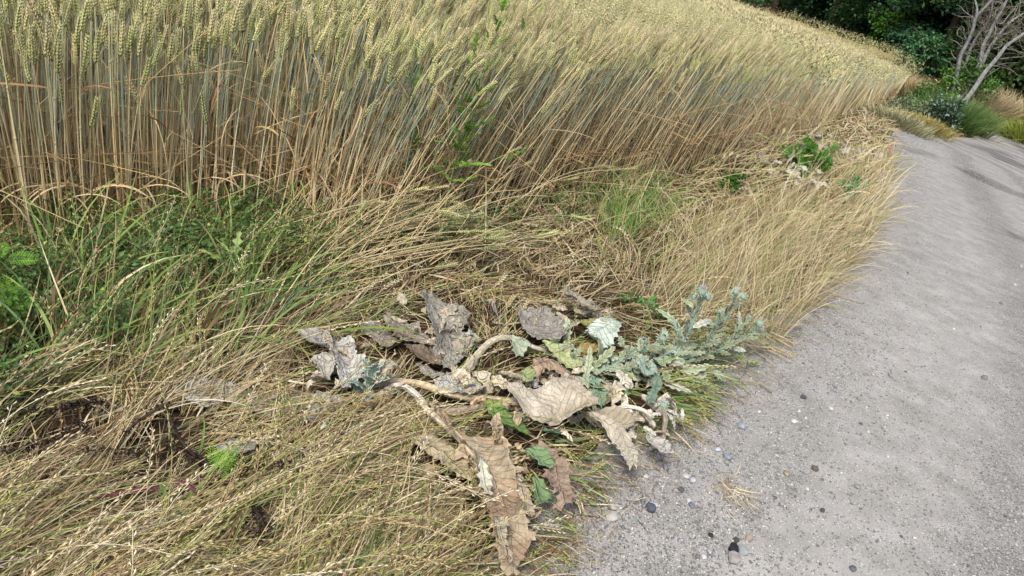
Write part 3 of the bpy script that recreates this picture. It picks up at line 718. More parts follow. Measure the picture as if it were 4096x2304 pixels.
def flower_head(parent, org, p, d, r_, tuft=None, seed=0):
    g = np.random.default_rng(seed); d = np.asarray(d, float); d /= np.linalg.norm(d)
    V, F, C = [], [], []; B = basis(d[None], np.zeros(1))[0]; cc = lin((150, 170, 148)); cs = lin((206, 214, 190))
    nr, ns = 7, 10
    for i in range(nr + 1):
        t = i / nr; rad = r_ * math.sin(math.pi * (.08 + .78 * t)) * (1 - .15 * t); z = r_ * (1 - math.cos(math.pi * (.1 + .62 * t)))
        for k in range(ns): th = 2 * math.pi * (k + .5 * (i % 2)) / ns; V.append(B @ np.array([rad * math.cos(th), rad * math.sin(th), z])); C.append(cc)
    F4 = [[i * ns + k, i * ns + (k + 1) % ns, (i + 1) * ns + (k + 1) % ns, (i + 1) * ns + k] for i in range(nr) for k in range(ns)]
    V = np.array(V) + p - org; ctr = B @ np.array([0, 0, r_ * .8]) + p - org
    ch = [(V, np.array(F4), np.array(C))]; SV, SF = [], []
    for i in range(110):
        v = V[g.integers(ns, len(V))]; n_ = v - ctr; n_ /= np.linalg.norm(n_) + 1e-9; n_ = n_ + d * .3 + g.normal(0, .1, 3); l = r_ * (.45 + .35 * g.random())
        s_ = np.cross(n_, g.normal(0, 1, 3)); s_ = s_ / np.linalg.norm(s_) * r_ * .07; o = len(SV); SV += [v - s_, v + s_, v + n_ * l]; SF.append([o, o + 1, o + 2])
    ch.append((np.array(SV), np.array(SF), cs))
    h = build('flower_head', ch, M_leaf, parent)
    if tuft is not None:
        SV, SF = [], []; top = B @ np.array([0, 0, r_ * 1.75]) + p - org
        for i in range(90):
            q = B @ np.array([g.normal(0, .35), g.normal(0, .35), 1.2]); l = r_ * (.5 + .4 * g.random()); b0 = top + B @ np.array([g.normal(0, .3) * r_, g.normal(0, .3) * r_, -r_ * .3])
            s_ = np.cross(q, g.normal(0, 1, 3)); s_ = s_ / np.linalg.norm(s_) * r_ * .05; o = len(SV); SV += [b0 - s_, b0 + s_, b0 + q * l]; SF.append([o, o + 1, o + 2])
        build('florets', [(np.array(SV), np.array(SF), lin(tuft))], M_leaf, h)
    return h

# the large living thistle, its stems lying and rising toward the path
root = z3([(571, 372)], [.01])[0]
T0 = empty('cotton_thistle', root); tag(T0, 'large spiny silver green thistle sprawling toward the path with several flower heads', 'thistle')
STC = (118, 138, 108); SILV = (158, 176, 158)
stem_defs = [  # pixels, lifts, radii, n leaves, leaf len, colour
    (c6((370, 680), (640, 790), (860, 850), (1000, 810), (1200, 690), (1330, 640), (1430, 580)), [.04, .05, .06, .08, .11, .13, .15], .0055, 22, .060, (150, 172, 146)),
    (c6((860, 850), (1150, 830), (1400, 750), (1560, 650), (1660, 540), (1720, 420), (1770, 280), (1790, 170)), [.06, .07, .08, .10, .14, .19, .25, .30], .0065, 26, .062, (150, 170, 154)),
    (c6((1400, 800), (1700, 720), (1850, 600), (1930, 470), (2010, 350), (2080, 250), (2100, 180)), [.06, .08, .12, .17, .22, .26, .29], .006, 24, .052, (124, 144, 124)),
    (c6((1300, 850), (1600, 800), (1900, 690), (2050, 610), (2130, 490), (2210, 390)), [.05, .06, .09, .12, .16, .20], .006, 20, .052, (128, 148, 120)),
    (c6((1900, 700), (2100, 600), (2200, 520), (2300, 440)), [.08, .11, .14, .17], .005, 10, .05, (124, 146, 116)),
    (c6((1250, 620), (1180, 690), (1000, 790)), [.13, .10, .08], .004, 4, .04, (140, 162, 138)),
    (c6((1560, 720), (1620, 600), (1590, 480), (1540, 400)), [.08, .12, .16, .18], .004, 10, .05, (160, 182, 160)),
    (c6((1700, 760), (1800, 680), (1890, 560), (1940, 420), (1960, 350)), [.06, .1, .14, .19, .21], .005, 14, .045, (120, 140, 118)),
]
sid = 0
for pts, lf, rd, nl, ll, c in stem_defs:
    P = z3(pts, lf); ch = [rtube(P - root, [rd, rd * .8, rd * .5], c, sides=8, ribs=4, rib=.15, n=6)]
    Cc = catmull(P, 9); ch.append(wing(Cc - root, .008, c, .4, seed=sid))
    so = build('stem', ch, M_leaf, T0, smooth=False)
    g = np.random.default_rng(100 + sid)
    for i in range(nl):
        t = (i + .5) / nl; k = int(t * (len(Cc) - 2)); p = Cc[k]; tv = Cc[k + 1] - Cc[k]; tv /= np.linalg.norm(tv)
        sd_ = g.normal(0, 1, 3); sd_ -= tv * (sd_ @ tv); sd_ /= np.linalg.norm(sd_); dd = tv * (.5 + .5 * g.random()) + sd_ * .9 + np.array([0, 0, .15]); dd /= np.linalg.norm(dd)
        l = ll * (1.25 - .7 * t) * (.7 + .6 * g.random()); q = p + dd * l; q[2] = max(q[2], ground(q[0], q[1]) + .015)
        cl = np.array(c) * (.80 + .25 * g.random()) + (np.array(SILV) - np.array(c)) * (.5 * g.random())
        leaf_obj(T0, root, p, q, l * (.20 + .10 * g.random()), up=(g.normal(0, .5), -.5 + g.normal(0, .4), 1), bend=-.12 + .2 * g.random(), lobes=4, col=tuple(np.clip(cl, 0, 235)), seed=sid * 50 + i, depth=.62)
    sid += 1
# named larger leaves of the same plant (base pixel, tip pixel, heights, width)
for i, (a, b, la, lb, wd_, c) in enumerate([
    (c6((590, 600)), c6((600, 385)), .04, .10, .020, (160, 190, 158)), (c6((660, 640)), c6((460, 680)), .05, .06, .022, (168, 188, 166)),
    (c6((890, 780)), c6((880, 560)), .06, .15, .016, (134, 156, 128)), (c6((720, 800)), c6((990, 860)), .06, .05, .020, (176, 190, 164)),
    (c6((1600, 470)), c6((1405, 310)), .16, .17, .016, (154, 184, 150)), (c6((1720, 470)), c6((1890, 410)), .18, .17, .018, (204, 214, 208)),
    (c6((1720, 290)), c6((1620, 215)), .25, .25, .012, (150, 178, 150)), (c6((2130, 490)), c6((2130, 320)), .16, .22, .010, (176, 200, 196)),
    (c6((2200, 520)), c6((2385, 530)), .14, .12, .012, (140, 168, 146)), (c6((1780, 450)), c6((2010, 490)), .17, .14, .014, (146, 166, 140)),
    (c6((2250, 540)), c6((2430, 650)), .12, .06, .007, (140, 170, 140)), (c6((2080, 660)), c6((2190, 680)), .09, .09, .013, (186, 204, 194)),
    (c6((1500, 680)), c6((1560, 700)), .11, .13, .018, (190, 208, 190)), (c6((1060, 860)), c6((1190, 990)), .06, .03, .012, (176, 194, 176)),
    (c6((1650, 780)), c6((1460, 740)), .08, .08, .016, (172, 190, 172)), (c6((1860, 800)), c6((1680, 900)), .07, .04, .016, (132, 160, 124)),
    (c6((1900, 860)), c6((2010, 950)), .06, .03, .018, (140, 166, 136)), (c6((1840, 880)), c6((1700, 950)), .05, .03, .014, (170, 190, 170)),
    (c6((1240, 680)), c6((1250, 560)), .12, .14, .014, (150, 170, 146)), (c6((1090, 640)), c6((1060, 540)), .09, .12, .016, (150, 174, 150)),
    (c6((1480, 540)), c6((1450, 470)), .13, .14, .012, (150, 176, 150)), (c6((2200, 760)), c6((2190, 840)), .07, .03, .012, (110, 136, 104))]):
    leaf_obj(T0, root, z3(a, [la])[0], z3(b, [lb])[0], wd_, up=(.1, -.6, 1), bend=.08, lobes=4, col=c, seed=900 + i, depth=.5)
for i, (p, l, d, r_, tf) in enumerate([(c6((1435, 585)), .15, (.2, -.2, 1), .016, None), (c6((1275, 615)), .13, (-.1, -.2, 1), .013, None), (c6((1790, 175)), .30, (0, -.1, 1), .016, (200, 196, 210)),
                                 (c6((2095, 175)), .285, (.1, 0, 1), .013, (212, 210, 200)), (c6((2150, 215)), .25, (.5, 0, .8), .012, None), (c6((2280, 450)), .165, (.75, .1, .6), .018, (190, 150, 122)), (c6((2215, 385)), .20, (.3, 0, 1), .009, (150, 116, 92)),
                                 (c6((1960, 345)), .21, (-.2, 0, 1), .011, None), (c6((1740, 215)), .27, (-.6, 0, .7), .012, None), (c6((1830, 215)), .27, (.6, 0, .7), .012, None)]):
    flower_head(T0, root, z3(p, [l])[0], d, r_, tf, seed=i)

for i in range(44):     # the fuller low leaves of the clump
    g = np.random.default_rng(1500 + i); a = c6((720 + 900 * g.random(), 660 + 330 * g.random()))[0]; p = z3([a], [.03 + .05 * g.random()])[0]
    if in_path(p[0], p[1]) or polydist(np.array(p[0]), np.array(p[1]), PLINE) < .07: continue
    d = g.normal(0, 1, 3) * [1, .8, .25] + [.3, -.1, .12]; d /= np.linalg.norm(d); q = p + d * (.06 + .06 * g.random()); q[2] = max(q[2], float(ground(q[0], q[1])) + .02)
    c = np.array([(138, 160, 122), (166, 184, 156), (120, 146, 104), (184, 198, 178)][i % 4])
    leaf_obj(T0, root, p, q, .016 + .01 * g.random(), up=(g.normal(0, .4), -.4, 1), bend=-.1 + .25 * g.random(), lobes=4, col=tuple(c), seed=1600 + i, depth=.5)

def sprout(label, base, pts, size, c, seed, name='young_thistle', n=9):
    b = z3(base, [.005])[0]; T = empty(name, b); tag(T, label, 'thistle')
    g = np.random.default_rng(seed); P = z3([base[0]] + pts[:1], [.0, size * .9])
    build('stem', [rtube(P - b, [.004, .003], c, sides=6, n=4)], M_leaf, T)
    for i in range(n):
        a = 2.4 * i + g.random() * .5; e = .35 + .9 * (i / n); t = i / n; p = P[0] * (1 - t) + P[1] * t
        q = p + size * (.95 - .35 * t) * np.array([math.cos(a) * math.cos(e), math.sin(a) * math.cos(e), math.sin(e)])
        leaf_obj(T, b, p, q, size * .22, up=(0, 0, 1), bend=.1, lobes=4, col=c, edge=(226, 234, 228), seed=seed + i, depth=.6)
sprout('small blue green spiny thistle standing among the grey leaves', c5((870, 1230)), c5((940, 960)), .105, (136, 170, 158), 300, n=11)
sprout('tiny blue green thistle sprout beside the foot of the arched stem', c5((1860, 740)), c5((1900, 620)), .06, (132, 166, 150), 320, n=8)

# the dried thistle by the gravel: bent stem, bristly head, curled shreds
b = z3(c8((2215, 420)), [.005])[0]; T = empty('dried_thistle', b); tag(T, 'dried whitish thistle with a bristly head standing at the gravel edge', 'thistle')
build('stem', [rtube(z3(c8((2215, 430), (2220, 330), (2230, 240), (2215, 150)), [.01, .05, .09, .13]) - b, [.006, .006, .007, .006], (168, 156, 136), sides=10, ribs=4, rib=.3)], M_dry, T, smooth=True)
flower_head(T, b, z3(c8((2215, 160)), [.12])[0], (-.1, 0, 1), .013, (226, 222, 212), seed=60)
for i, (p, l) in enumerate([(c8((2240, 170), (2310, 200), (2350, 270)), [.12, .11, .07]), (c8((2240, 180), (2280, 260), (2300, 330)), [.11, .08, .05]), (c8((2360, 160), (2385, 230), (2350, 290)), [.08, .05, .03]),
                        (c8((2230, 200), (2150, 190), (2110, 220)), [.1, .1, .08]), (c8((2240, 330), (2290, 310), (2250, 380)), [.05, .05, .02]), (c8((2260, 430), (2290, 480), (2240, 500)), [.03, .03, .02]), (c8((2100, 480), (2160, 440), (2230, 430)), [.02, .04, .03])]):
    P = z3(p, l); V, F, C, UV = spiny(P[0], P[-1], .010, up=(0, -.3, 1), bend=.12, lobes=5, col=(206, 198, 184), edge=(230, 226, 216), seed=400 + i)
    solid(build('leaf', [(V - b, F, C)], M_dleaf, T, smooth=True, uv=UV), .001)

# torn scraps of withered leaf filling the tangle between the big ones
lit = []; g = np.random.default_rng(88)
for (cx, cy, n_, sx, sy, col) in ((430, 340, 34, 55, 22, (172, 160, 138)), (500, 395, 36, 70, 14, (190, 178, 152)), (560, 410, 34, 50, 22, (196, 182, 156)), (500, 470, 34, 40, 45, (186, 166, 136)), (350, 385, 24, 40, 22, (178, 168, 146)), (640, 425, 26, 26, 26, (200, 190, 170)), (580, 330, 18, 40, 16, (176, 164, 142))):
    for j in range(n_):
        p = at(np.array(cx + g.normal(0, sx * .6)), np.array(cy + g.normal(0, sy * .6)), .02)
        if in_path(p[0], p[1]): continue
        d = g.normal(0, 1, 3) * [1, 1, .22]; d /= np.linalg.norm(d); l = .03 + .055 * g.random(); p[2] += .01 + .035 * g.random()
        V, F, C, UV = spiny(p, p + d * l, l * (.18 + .25 * g.random()), up=(g.normal(0, .6), g.normal(0, .6), 1), bend=.35 * g.normal(), lobes=3, col=tuple(np.array(col) * (.72 + .4 * g.random())), edge=tuple(np.minimum(235, np.array(col) * 1.12)), seed=j, depth=.4, cup=.5 * g.normal())
        lit.append((V, F, C))
tag(build('withered_leaf_scraps', lit, M_dleaf, smooth=True), kind='stuff')
# ------------------------------------------------------------------ where the fallen leaves lie (the grass is beaten down there)
CLEAR = [  # pixel outlines of the bare zones, turned into ground outlines
    [(298, 336), (345, 328), (395, 392), (345, 404), (322, 372)],
    [(350, 318), (420, 296), (482, 318), (470, 372), (520, 400), (470, 412), (420, 390)],
    [(470, 412), (505, 398), (575, 392), (620, 424), (655, 470), (640, 500), (600, 450), (520, 440)],
    [(515, 322), (560, 305), (640, 318), (640, 350), (560, 372)],
    [(300, 392), (470, 398), (520, 425), (420, 424), (300, 412)],
    [(415, 430), (500, 436), (580, 470), (575, 512), (530, 576), (490, 576), (455, 500)],
]
CLEAR = [W(c)[:, :2] for c in CLEAR]
def in_clear(x, y):
    r = np.zeros(np.shape(x), bool)
    for c in CLEAR: r |= inpoly(x, y, c)
    return r

def over_leaf(P, idx):
    hit = np.zeros(len(P), bool)
    for i in idx:
        x, y, z = P[:, i, 0], P[:, i, 1], P[:, i, 2]; h = np.maximum(z - ground(x, y), 0)
        for poly, lf in LEAFPOLY:
            k = (np.minimum(h, 1.2) - lf * .6) / (CAM_H - np.minimum(h, 1.2)); k = np.maximum(k, 0); X = x * (1 + k); Y = y * (1 + k)
            lo = poly.min(0); hi = poly.max(0); m = (X > lo[0]) & (X < hi[0]) & (Y > lo[1]) & (Y < hi[1]) & ~hit
            if m.any(): w_ = np.where(m)[0]; hit[w_[inpoly(X[w_], Y[w_], poly)]] = True
    return hit

# ------------------------------------------------------------------ verge grass: field of directions and moods along the verge
#        px   py  dir  elev len  green brown
VR = [(20, 300, 70, 55, .30, .9, .30), (60, 345, 65, 52, .32, .92, .3), (20, 390, 60, 46, .30, .85, .4), (110, 385, 50, 42, .30, .65, .35), (60, 450, 30, 14, .3, .08, .4), (150, 320, 65, 50, .30, .9, .25), (230, 300, 60, 50, .28, .88, .2),
      (290, 290, 70, 52, .26, .85, .15), (320, 250, 40, 30, .2, .45, .35), (150, 370, 40, 34, .30, .72, .30), (230, 350, 36, 30, .32, .62, .30), (270, 380, 20, 12, .28, .15, .25),
      (60, 420, 40, 14, .25, .12, .75), (110, 455, 30, 12, .26, .08, .6), (160, 400, 38, 16, .34, .12, .25), (220, 440, 22, 10, .3, .06, .25), (60, 490, 25, 14, .34, .08, .12),
      (30, 560, 20, 20, .34, .18, .08), (130, 520, 18, 14, .36, .10, .15), (250, 500, 14, 12, .34, .06, .2), (180, 570, 25, 26, .3, .25, .1), (300, 540, 12, 18, .30, .22, .15),
      (380, 510, 10, 22, .28, .25, .15), (430, 550, 0, 22, .28, .30, .3), (340, 460, 30, 16, .32, .15, .25), (400, 455, 35, 22, .28, .25, .2), (330, 420, 8, 8, .3, .06, .2),
      (440, 290, 60, 20, .16, .30, .35), (380, 300, 45, 15, .18, .25, .4), (430, 330, 150, 6, .14, .05, .3), (480, 285, 10, 8, .14, .1, .3), (540, 290, 20, 8, .14, .06, .28),
      (600, 295, 15, 14, .20, .08, .22), (660, 275, 40, 38, .30, .30, .10), (710, 262, 35, 42, .36, .22, .04), (770, 245, 28, 42, .38, .15, .03), (820, 235, 15, 40, .34, .2, .04), (700, 300, 30, 34, .30, .25, .08), (760, 285, 20, 36, .32, .22, .06),
      (640, 240, 40, 20, .22, .22, .25), (560, 250, 30, 15, .2, .20, .3), (620, 215, 70, 40, .24, .75, .15), (700, 215, 40, 20, .22, .22, .22), (760, 195, 30, 20, .22, .30, .2),
      (820, 190, 35, 32, .26, .14, .10), (862, 200, 25, 42, .34, .25, .03), (880, 175, 25, 40, .36, .2, .03), (880, 150, 0, 22, .3, .10, .08), (850, 140, 30, 25, .3, .12, .2),
      (780, 300, -15, 22, .26, .22, .12), (740, 340, -22, 20, .20, .30, .2), (700, 345, 0, 20, .18, .5, .2), (660, 350, 20, 22, .2, .55, .15), (720, 380, -25, 25, .20, .82, .10), (690, 410, -35, 22, .20, .8, .15),
      (640, 400, -10, 24, .2, .85, .15), (660, 440, -50, 20, .16, .6, .2), (610, 470, -30, 26, .18, .62, .2), (580, 470, -20, 26, .18, .6, .3), (600, 520, -35, 22, .14, .45, .3), (560, 545, -15, 26, .18, .75, .25)]
VG = Idw(VR)

def verge_samples(n, rmin=.7, rmax=32, amin=-62, amax=62, p=2.0):
    u = rng.random(n)
    r = rmin * (rmax / rmin) ** u
    a = R(amin) + rng.random(n) * R(amax - amin)
    x = r * np.sin(a); y = r * np.cos(a)
    k = (~in_field(x, y)) & (~in_path(x, y))
    k |= in_field(x, y) & (polydist(x, y, EDGE) < .10)
    return x[k], y[k]

chunks = []
# matted thatch: short flat straw lying every way, hides the soil
x, y = verge_samples(150000)
dp_ = polydist(x, y, PLINE); k = rng.random(len(x)) < np.clip(.1 + dp_ / .22 + (fbm(x * 8, y * 8, 141) - .5) * .8, .04, .85); x, y = x[k], y[k]
N = len(x); ang, q = VG(x, y); r = np.hypot(x, y)
ang = ang + rng.normal(0, .75, N)
L = q[:, 1] * (.35 + .5 * rng.random(N)); el = R(2) + rng.random(N) * R(16)
clr = in_clear(x, y); el = np.where(clr, R(2), el)
P = arc(np.column_stack([x, y, ground(x, y) + .004 + .02 * rng.random(N) * ~clr]), ang, el, el * 1.3 + .1 * rng.random(N), L, 4, .25, .003 + .018 * rng.random(N) * np.where(clr, .4, 1))
t = rng.random(N); br = t < q[:, 3] * .8; HIT = over_leaf(P, (0, 2, 4)) & (rng.random(N) < .82)
C = np.where(br[:, None], pick(BROWN, N), pick(STRAW, N, .2)) * (.45 + .55 * rng.random((N, 1)))
gr = (rng.random(N) < q[:, 2] * .35) & ~br
C = np.where(gr[:, None], pick(GREEN, N) * .75, C)
wd = np.maximum((.0016 + .0024 * rng.random(N)), r * .0008)
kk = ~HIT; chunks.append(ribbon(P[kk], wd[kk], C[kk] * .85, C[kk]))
o = build('straw_thatch', chunks, M_grass); tag(o, kind='stuff')

def grass(n, name, lmul=1.0, emul=1.0, green=None, wmul=1.0, keep=None, clearp=.4, leafp=.87):
    x, y = verge_samples(n)
    d = polydist(x, y, PLINE)
    keepm = (rng.random(len(x)) < np.where(in_clear(x, y), clearp, 1)) & (rng.random(len(x)) < np.clip(.12 + d / .16 + (fbm(x * 8, y * 8, 141) - .5) * .9, .05, 1))
    if keep is not None: keepm &= keep(x, y, d)
    x, y, d = x[keepm], y[keepm], d[keepm]
    N = len(x); ang, q = VG(x, y); r = np.hypot(x, y)
    # tufts: blades gather in clumps
    cl = fbm(x * 14, y * 14, 31); kk = rng.random(N) < np.clip((cl - .25) * 3, .15, 1); x, y, d, ang, q, r = [v[kk] for v in (x, y, d, ang, q, r)]
    N = len(x)
    ang = ang + (fbm(x * 5, y * 5, 41) - .5) * 2.6 + (fbm(x * 17, y * 17, 43) - .5) * 1.6 + rng.normal(0, .36, N)
    L = q[:, 1] * lmul * (.55 + .75 * rng.random(N)) * np.clip(.22 + d / .28, .22, 1)
    el = R(1) * q[:, 0] * emul * (.5 + 1.0 * rng.random(N))
    dr = el * (.6 + 1.1 * rng.random(N))
    P = arc(np.column_stack([x, y, ground(x, y)]), ang, el, dr, L, 6, .26, .012 + .025 * rng.random(N))
    g = rng.random(N) < (q[:, 2] if green is None else green) * (.7 + .6 * fbm(x * 6, y * 6, 55))
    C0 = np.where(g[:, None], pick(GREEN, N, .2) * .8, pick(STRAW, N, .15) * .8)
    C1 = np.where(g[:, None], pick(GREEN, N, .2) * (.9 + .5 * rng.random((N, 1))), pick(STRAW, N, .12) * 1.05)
    mixed = rng.random(N) < .15
    C1 = np.where(mixed[:, None] & g[:, None], pick(STRAW, N), C1)
    b = rng.random(N) < q[:, 3] * .35
    C0 = np.where(b[:, None], pick(BROWN, N), C0); C1 = np.where(b[:, None], pick(BROWN, N) * 1.1, C1)
    wd = np.maximum((.0015 + .0022 * rng.random(N) ** 1.5) * wmul * np.where(g, 1.25, 1), r * .00085)
    kk = ~(over_leaf(P, (1, 2, 3, 4, 5, 6)) & (rng.random(N) < leafp)); P, wd, C0, C1, r, q, g = [v[kk] for v in (P, wd, C0, C1, r, q, g)]
    return P, wd, C0, C1, r, q, g

P, wd, C0, C1, *_ = grass(105000, 'verge')
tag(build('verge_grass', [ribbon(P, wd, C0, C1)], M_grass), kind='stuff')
# broad fresh blades in the green corner on the left and by the green tufts
P, wd, C0, C1, *_ = grass(70000, 'broad', 1.2, 1.15, wmul=2.3, green=.93, keep=lambda x, y, d: rng.random(len(x)) < np.clip(VG(x, y)[1][:, 2] * 1.6 - .45, 0, 1))
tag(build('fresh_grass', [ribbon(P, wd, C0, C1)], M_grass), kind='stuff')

# upright pale grass fringing the path and a green tuft below the wheat
TALLP = W([(640, 310), (690, 240), (780, 200), (850, 165), (893, 165), (890, 200), (868, 250), (820, 305), (770, 350), (700, 345)])[:, :2]
TUFP = W([(590, 248), (600, 205), (640, 196), (680, 205), (670, 235), (630, 250)])[:, :2]
def patch_grass(name, poly, n, heading, e0, e1, l0, l1, cols, wd0, seedh=False):
    x, y = verge_samples(n, 1.5, 12, -12, 40); k = inpoly(x, y, poly) & ~in_path(x, y); x, y = x[k], y[k]; N = len(x)
    cl = fbm(x * 7, y * 7, 131); k = rng.random(N) < np.clip((cl - .3) * 3.2, .1, 1); x, y = x[k], y[k]; N = len(x); r = np.hypot(x, y)
    px_, py_, _ = proj(np.column_stack([x, y, ground(x, y)])); ga = gdir(px_, py_, heading)
    a = ga + (fbm(x * 3, y * 3, 133) - .5) * 1.6 + rng.normal(0, .4, N); el = R(e0) + R(e1 - e0) * rng.random(N)
    P = arc(np.column_stack([x, y, ground(x, y)]), a, el, el * (.5 + .8 * rng.random(N)), l0 + (l1 - l0) * rng.random(N), 7, .12, np.full(N, .01))
    C = pick(cols, N, .2); w_ = np.maximum(wd0 * (.6 + .8 * rng.random(N)), r * .0006)
    tag(build(name, [ribbon(P, w_, C * .75, C * 1.1)], M_grass), kind='stuff')
patch_grass('tall_dry_grass', TALLP, 60000, 18, 38, 78, .20, .42, lin([(206, 190, 150), (186, 168, 124), (164, 142, 98), (140, 148, 84), (216, 202, 166), (130, 106, 72)]), .0018)
patch_grass('green_tuft_grass', TUFP, 42000, 65, 50, 88, .12, .28, lin([(104, 140, 62), (126, 160, 76), (90, 124, 56), (170, 164, 104)]), .0024)

# broad dead blades, pale and curled, lying through the grass
P, wd, C0, C1, r, q, g = grass(42000, 'dead', .75, .8, green=.04, wmul=2.3, keep=lambda x, y, d: (rng.random(len(x)) < np.clip((3.4 - np.hypot(x, y)) * .6, .12, 1)) & (d > .15))
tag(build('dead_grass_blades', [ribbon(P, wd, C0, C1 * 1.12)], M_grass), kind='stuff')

# ryegrass stems with zigzag ears
def rye(n, cols):
    P, wd, C0, C1, r, q, g = grass(n, 'rye', 1.25, 1.5, clearp=.5, leafp=.7)
    N = len(P)
    C = np.where(g[:, None] | (rng.random((N, 1)) < .2), lin((178, 174, 108)) * (.8 + .35 * rng.random((N, 1))), pick(STRAW, N, .1) * 1.1)
    rad = np.maximum(.0010, r * .00046)[:, None] * np.ones((1, 7))
    ch = [tubes(P, rad, np.repeat(C[:, None] * .9, 7, 1), 3)]
    # spikelets
    ks = 11; s = np.linspace(.58, 1.0, ks)
    i = np.minimum((s * 6).astype(int), 5); f = s * 6 - i
    Q = P[:, i] * (1 - f)[None, :, None] + P[:, i + 1] * f[None, :, None]
    T = (P[:, i + 1] - P[:, i]); T /= np.linalg.norm(T, axis=-1, keepdims=True) + 1e-9
    side = np.cross(T, np.array([0, 0, 1.])); side /= np.linalg.norm(side, axis=-1, keepdims=True) + 1e-9
    up = np.cross(side, T); a = rng.random((N, 1, 1)) * 3.1
    sd = side * np.cos(a) + up * np.sin(a)
    sg = np.where(np.arange(ks) % 2, 1, -1)[None, :, None]
    Z = .0155 * (1.0 + .25 * rng.random((N, ks, 1)))
    wz = np.maximum(.0035, r * .0007)[:, None, None]
    b0 = Q; tip = Q + T * Z + sd * sg * Z * .38; nrm = np.cross(T, sd)
    mid = (b0 + tip) / 2 + sd * sg * wz * .5
    V = np.stack([b0, mid + nrm * wz * .6, tip, mid - nrm * wz * .6, mid + sd * sg * wz * .9], 2)
    base = (np.arange(N * ks) * 5)[:, None, None]
    F = (base + np.array([[0, 1, 4], [1, 2, 4], [2, 3, 4], [3, 0, 4], [0, 3, 1], [1, 3, 2]])[None]).reshape(-1, 3)
    Cc = np.repeat(np.repeat((C * 1.08)[:, None, None], ks, 1), 5, 2)
    ch.append((V.reshape(-1, 3), F, Cc.reshape(-1, 3)))
    return ch
tag(build('ryegrass', rye(16000, None), M_grass), kind='stuff')

# ------------------------------------------------------------------ wheat
def kernel_template(nodes=10, awn=16, long=.085, wide=.0105, cross=True, kseg=4, base=(188, 184, 126), tipc=(212, 198, 150), awc=(214, 202, 164), seed=0):
    g = np.random.default_rng(seed); V, F, C = [], [], []
    def kern(p, d, l, wd, c):
        d = d / np.linalg.norm(d); ref = np.array([0, 0, 1.]) if abs(d[2]) < .9 else np.array([1., 0, 0])
        a = np.cross(d, ref); a /= np.linalg.norm(a); b = np.cross(d, a); o = len(V)
        V.append(p)
        for k in range(kseg):
            th = 2 * math.pi * k / kseg; V.append(p + d * l * .42 + (a * math.cos(th) + b * math.sin(th)) * wd)
        V.append(p + d * l)
        for k in range(kseg):
            F.append([o, o + 1 + (k + 1) % kseg, o + 1 + k]); F.append([o + kseg + 1, o + 1 + k, o + 1 + (k + 1) % kseg])
        C.extend([c * .8] + [c] * kseg + [c * 1.12])
    cb, ct = lin(base), lin(tipc)
    for i in range(nodes):
        t = i / max(1, nodes - 1); z = long * t * .88; wf = .55 + .45 * math.sin(math.pi * min(1, .25 + t * .7))
        c = cb * (1 - t) + ct * t
        for s in (-1, 1):
            if (i + (s > 0)) % 2 and kseg == 3: continue
            c2 = c * (.85 + .3 * g.random())
            kern(np.array([s * .0012, (g.random() - .5) * .002, z + (s > 0) * long * .04]), np.array([s * .42, (g.random() - .5) * .25, 1.0]), long * (.155 if nodes > 4 else .6), wide * .27 * wf, c2)
            if cross:
                kern(np.array([0, s * .0012, z + (s < 0) * long * .04]), np.array([(g.random() - .5) * .2, s * .38, 1.0]), long * .15, wide * .25 * wf, c2 * .95)
    ca = lin(awc)
    for i in range(awn):
        t = (i + .5) / awn; z = long * t * .95; th = g.random() * 6.28; sp = .18 + .2 * g.random()
        d = np.array([math.cos(th) * sp, math.sin(th) * sp, 1.]); l = long * (.45 + .35 * g.random())
        p = np.array([math.cos(th) * wide * .3, math.sin(th) * wide * .3, z]); sd = np.cross(d, [math.cos(th + 1), math.sin(th + 1), 0]); sd /= np.linalg.norm(sd)
        o = len(V); V += [p - sd * .0005, p + sd * .0005, p + d * l]; F.append([o, o + 1, o + 2]); C += [ca] * 3
    return np.array(V), np.array(F), np.array(C)
def bend_t(tm, amt, long=.14):
    V, F, C = tm; V = V.copy(); z = V[:, 2]; k = amt / long
    th = k * z
    if abs(amt) > 1e-3:
        R_ = 1 / k; x = V[:, 0].copy(); V[:, 0] = R_ - (R_ - x) * np.cos(th); V[:, 2] = (R_ - x) * np.sin(th)
    return V, F, C
EAR_HI = [bend_t(kernel_template(10, 18, long=.094, wide=.0125, seed=i), [.15, .5, .3, .9][i]) for i in range(4)]
EAR_MID = [bend_t(kernel_template(7, 10, cross=False, kseg=3, long=.098, wide=.021, seed=10 + i), [.2, .6, 1.0][i]) for i in range(3)]
EAR_LO = [bend_t(kernel_template(3, 5, cross=False, kseg=3, wide=.024, long=.09, seed=20 + i), [.3, .9][i]) for i in range(2)]
EAR_XLO = [bend_t(kernel_template(1, 2, cross=False, kseg=3, wide=.026, long=.12, seed=31), .3), bend_t(kernel_template(2, 3, cross=False, kseg=3, wide=.026, long=.11, seed=30), .6)]

#        px   py  dir elev  (lean of the stems)
WR = [(0, 240, 60, 87, 0), (100, 230, 30, 86, 0), (220, 215, 20, 84, 0), (300, 225, 15, 78, 0), (360, 230, 12, 66, 0), (430, 225, 14, 62, 0), (500, 210, 15, 62, 0), (560, 195, 20, 62, 0),
      (640, 180, 18, 64, 0), (715, 168, 14, 62, 0), (775, 146, 10, 66, 0), (835, 120, 5, 62, 0), (886, 100, 5, 66, 0), (200, 60, 20, 84, 0), (450, 60, 15, 76, 0), (620, 60, 10, 72, 0), (760, 60, 5, 70, 0)]
WG = Idw(WR)
WH = .70
WST = lin([(136, 150, 130), (150, 162, 138), (166, 166, 128), (184, 170, 128), (196, 172, 124), (176, 156, 116)])
WLOW = lin([(204, 186, 142), (190, 164, 116), (180, 150, 104), (214, 200, 160)])

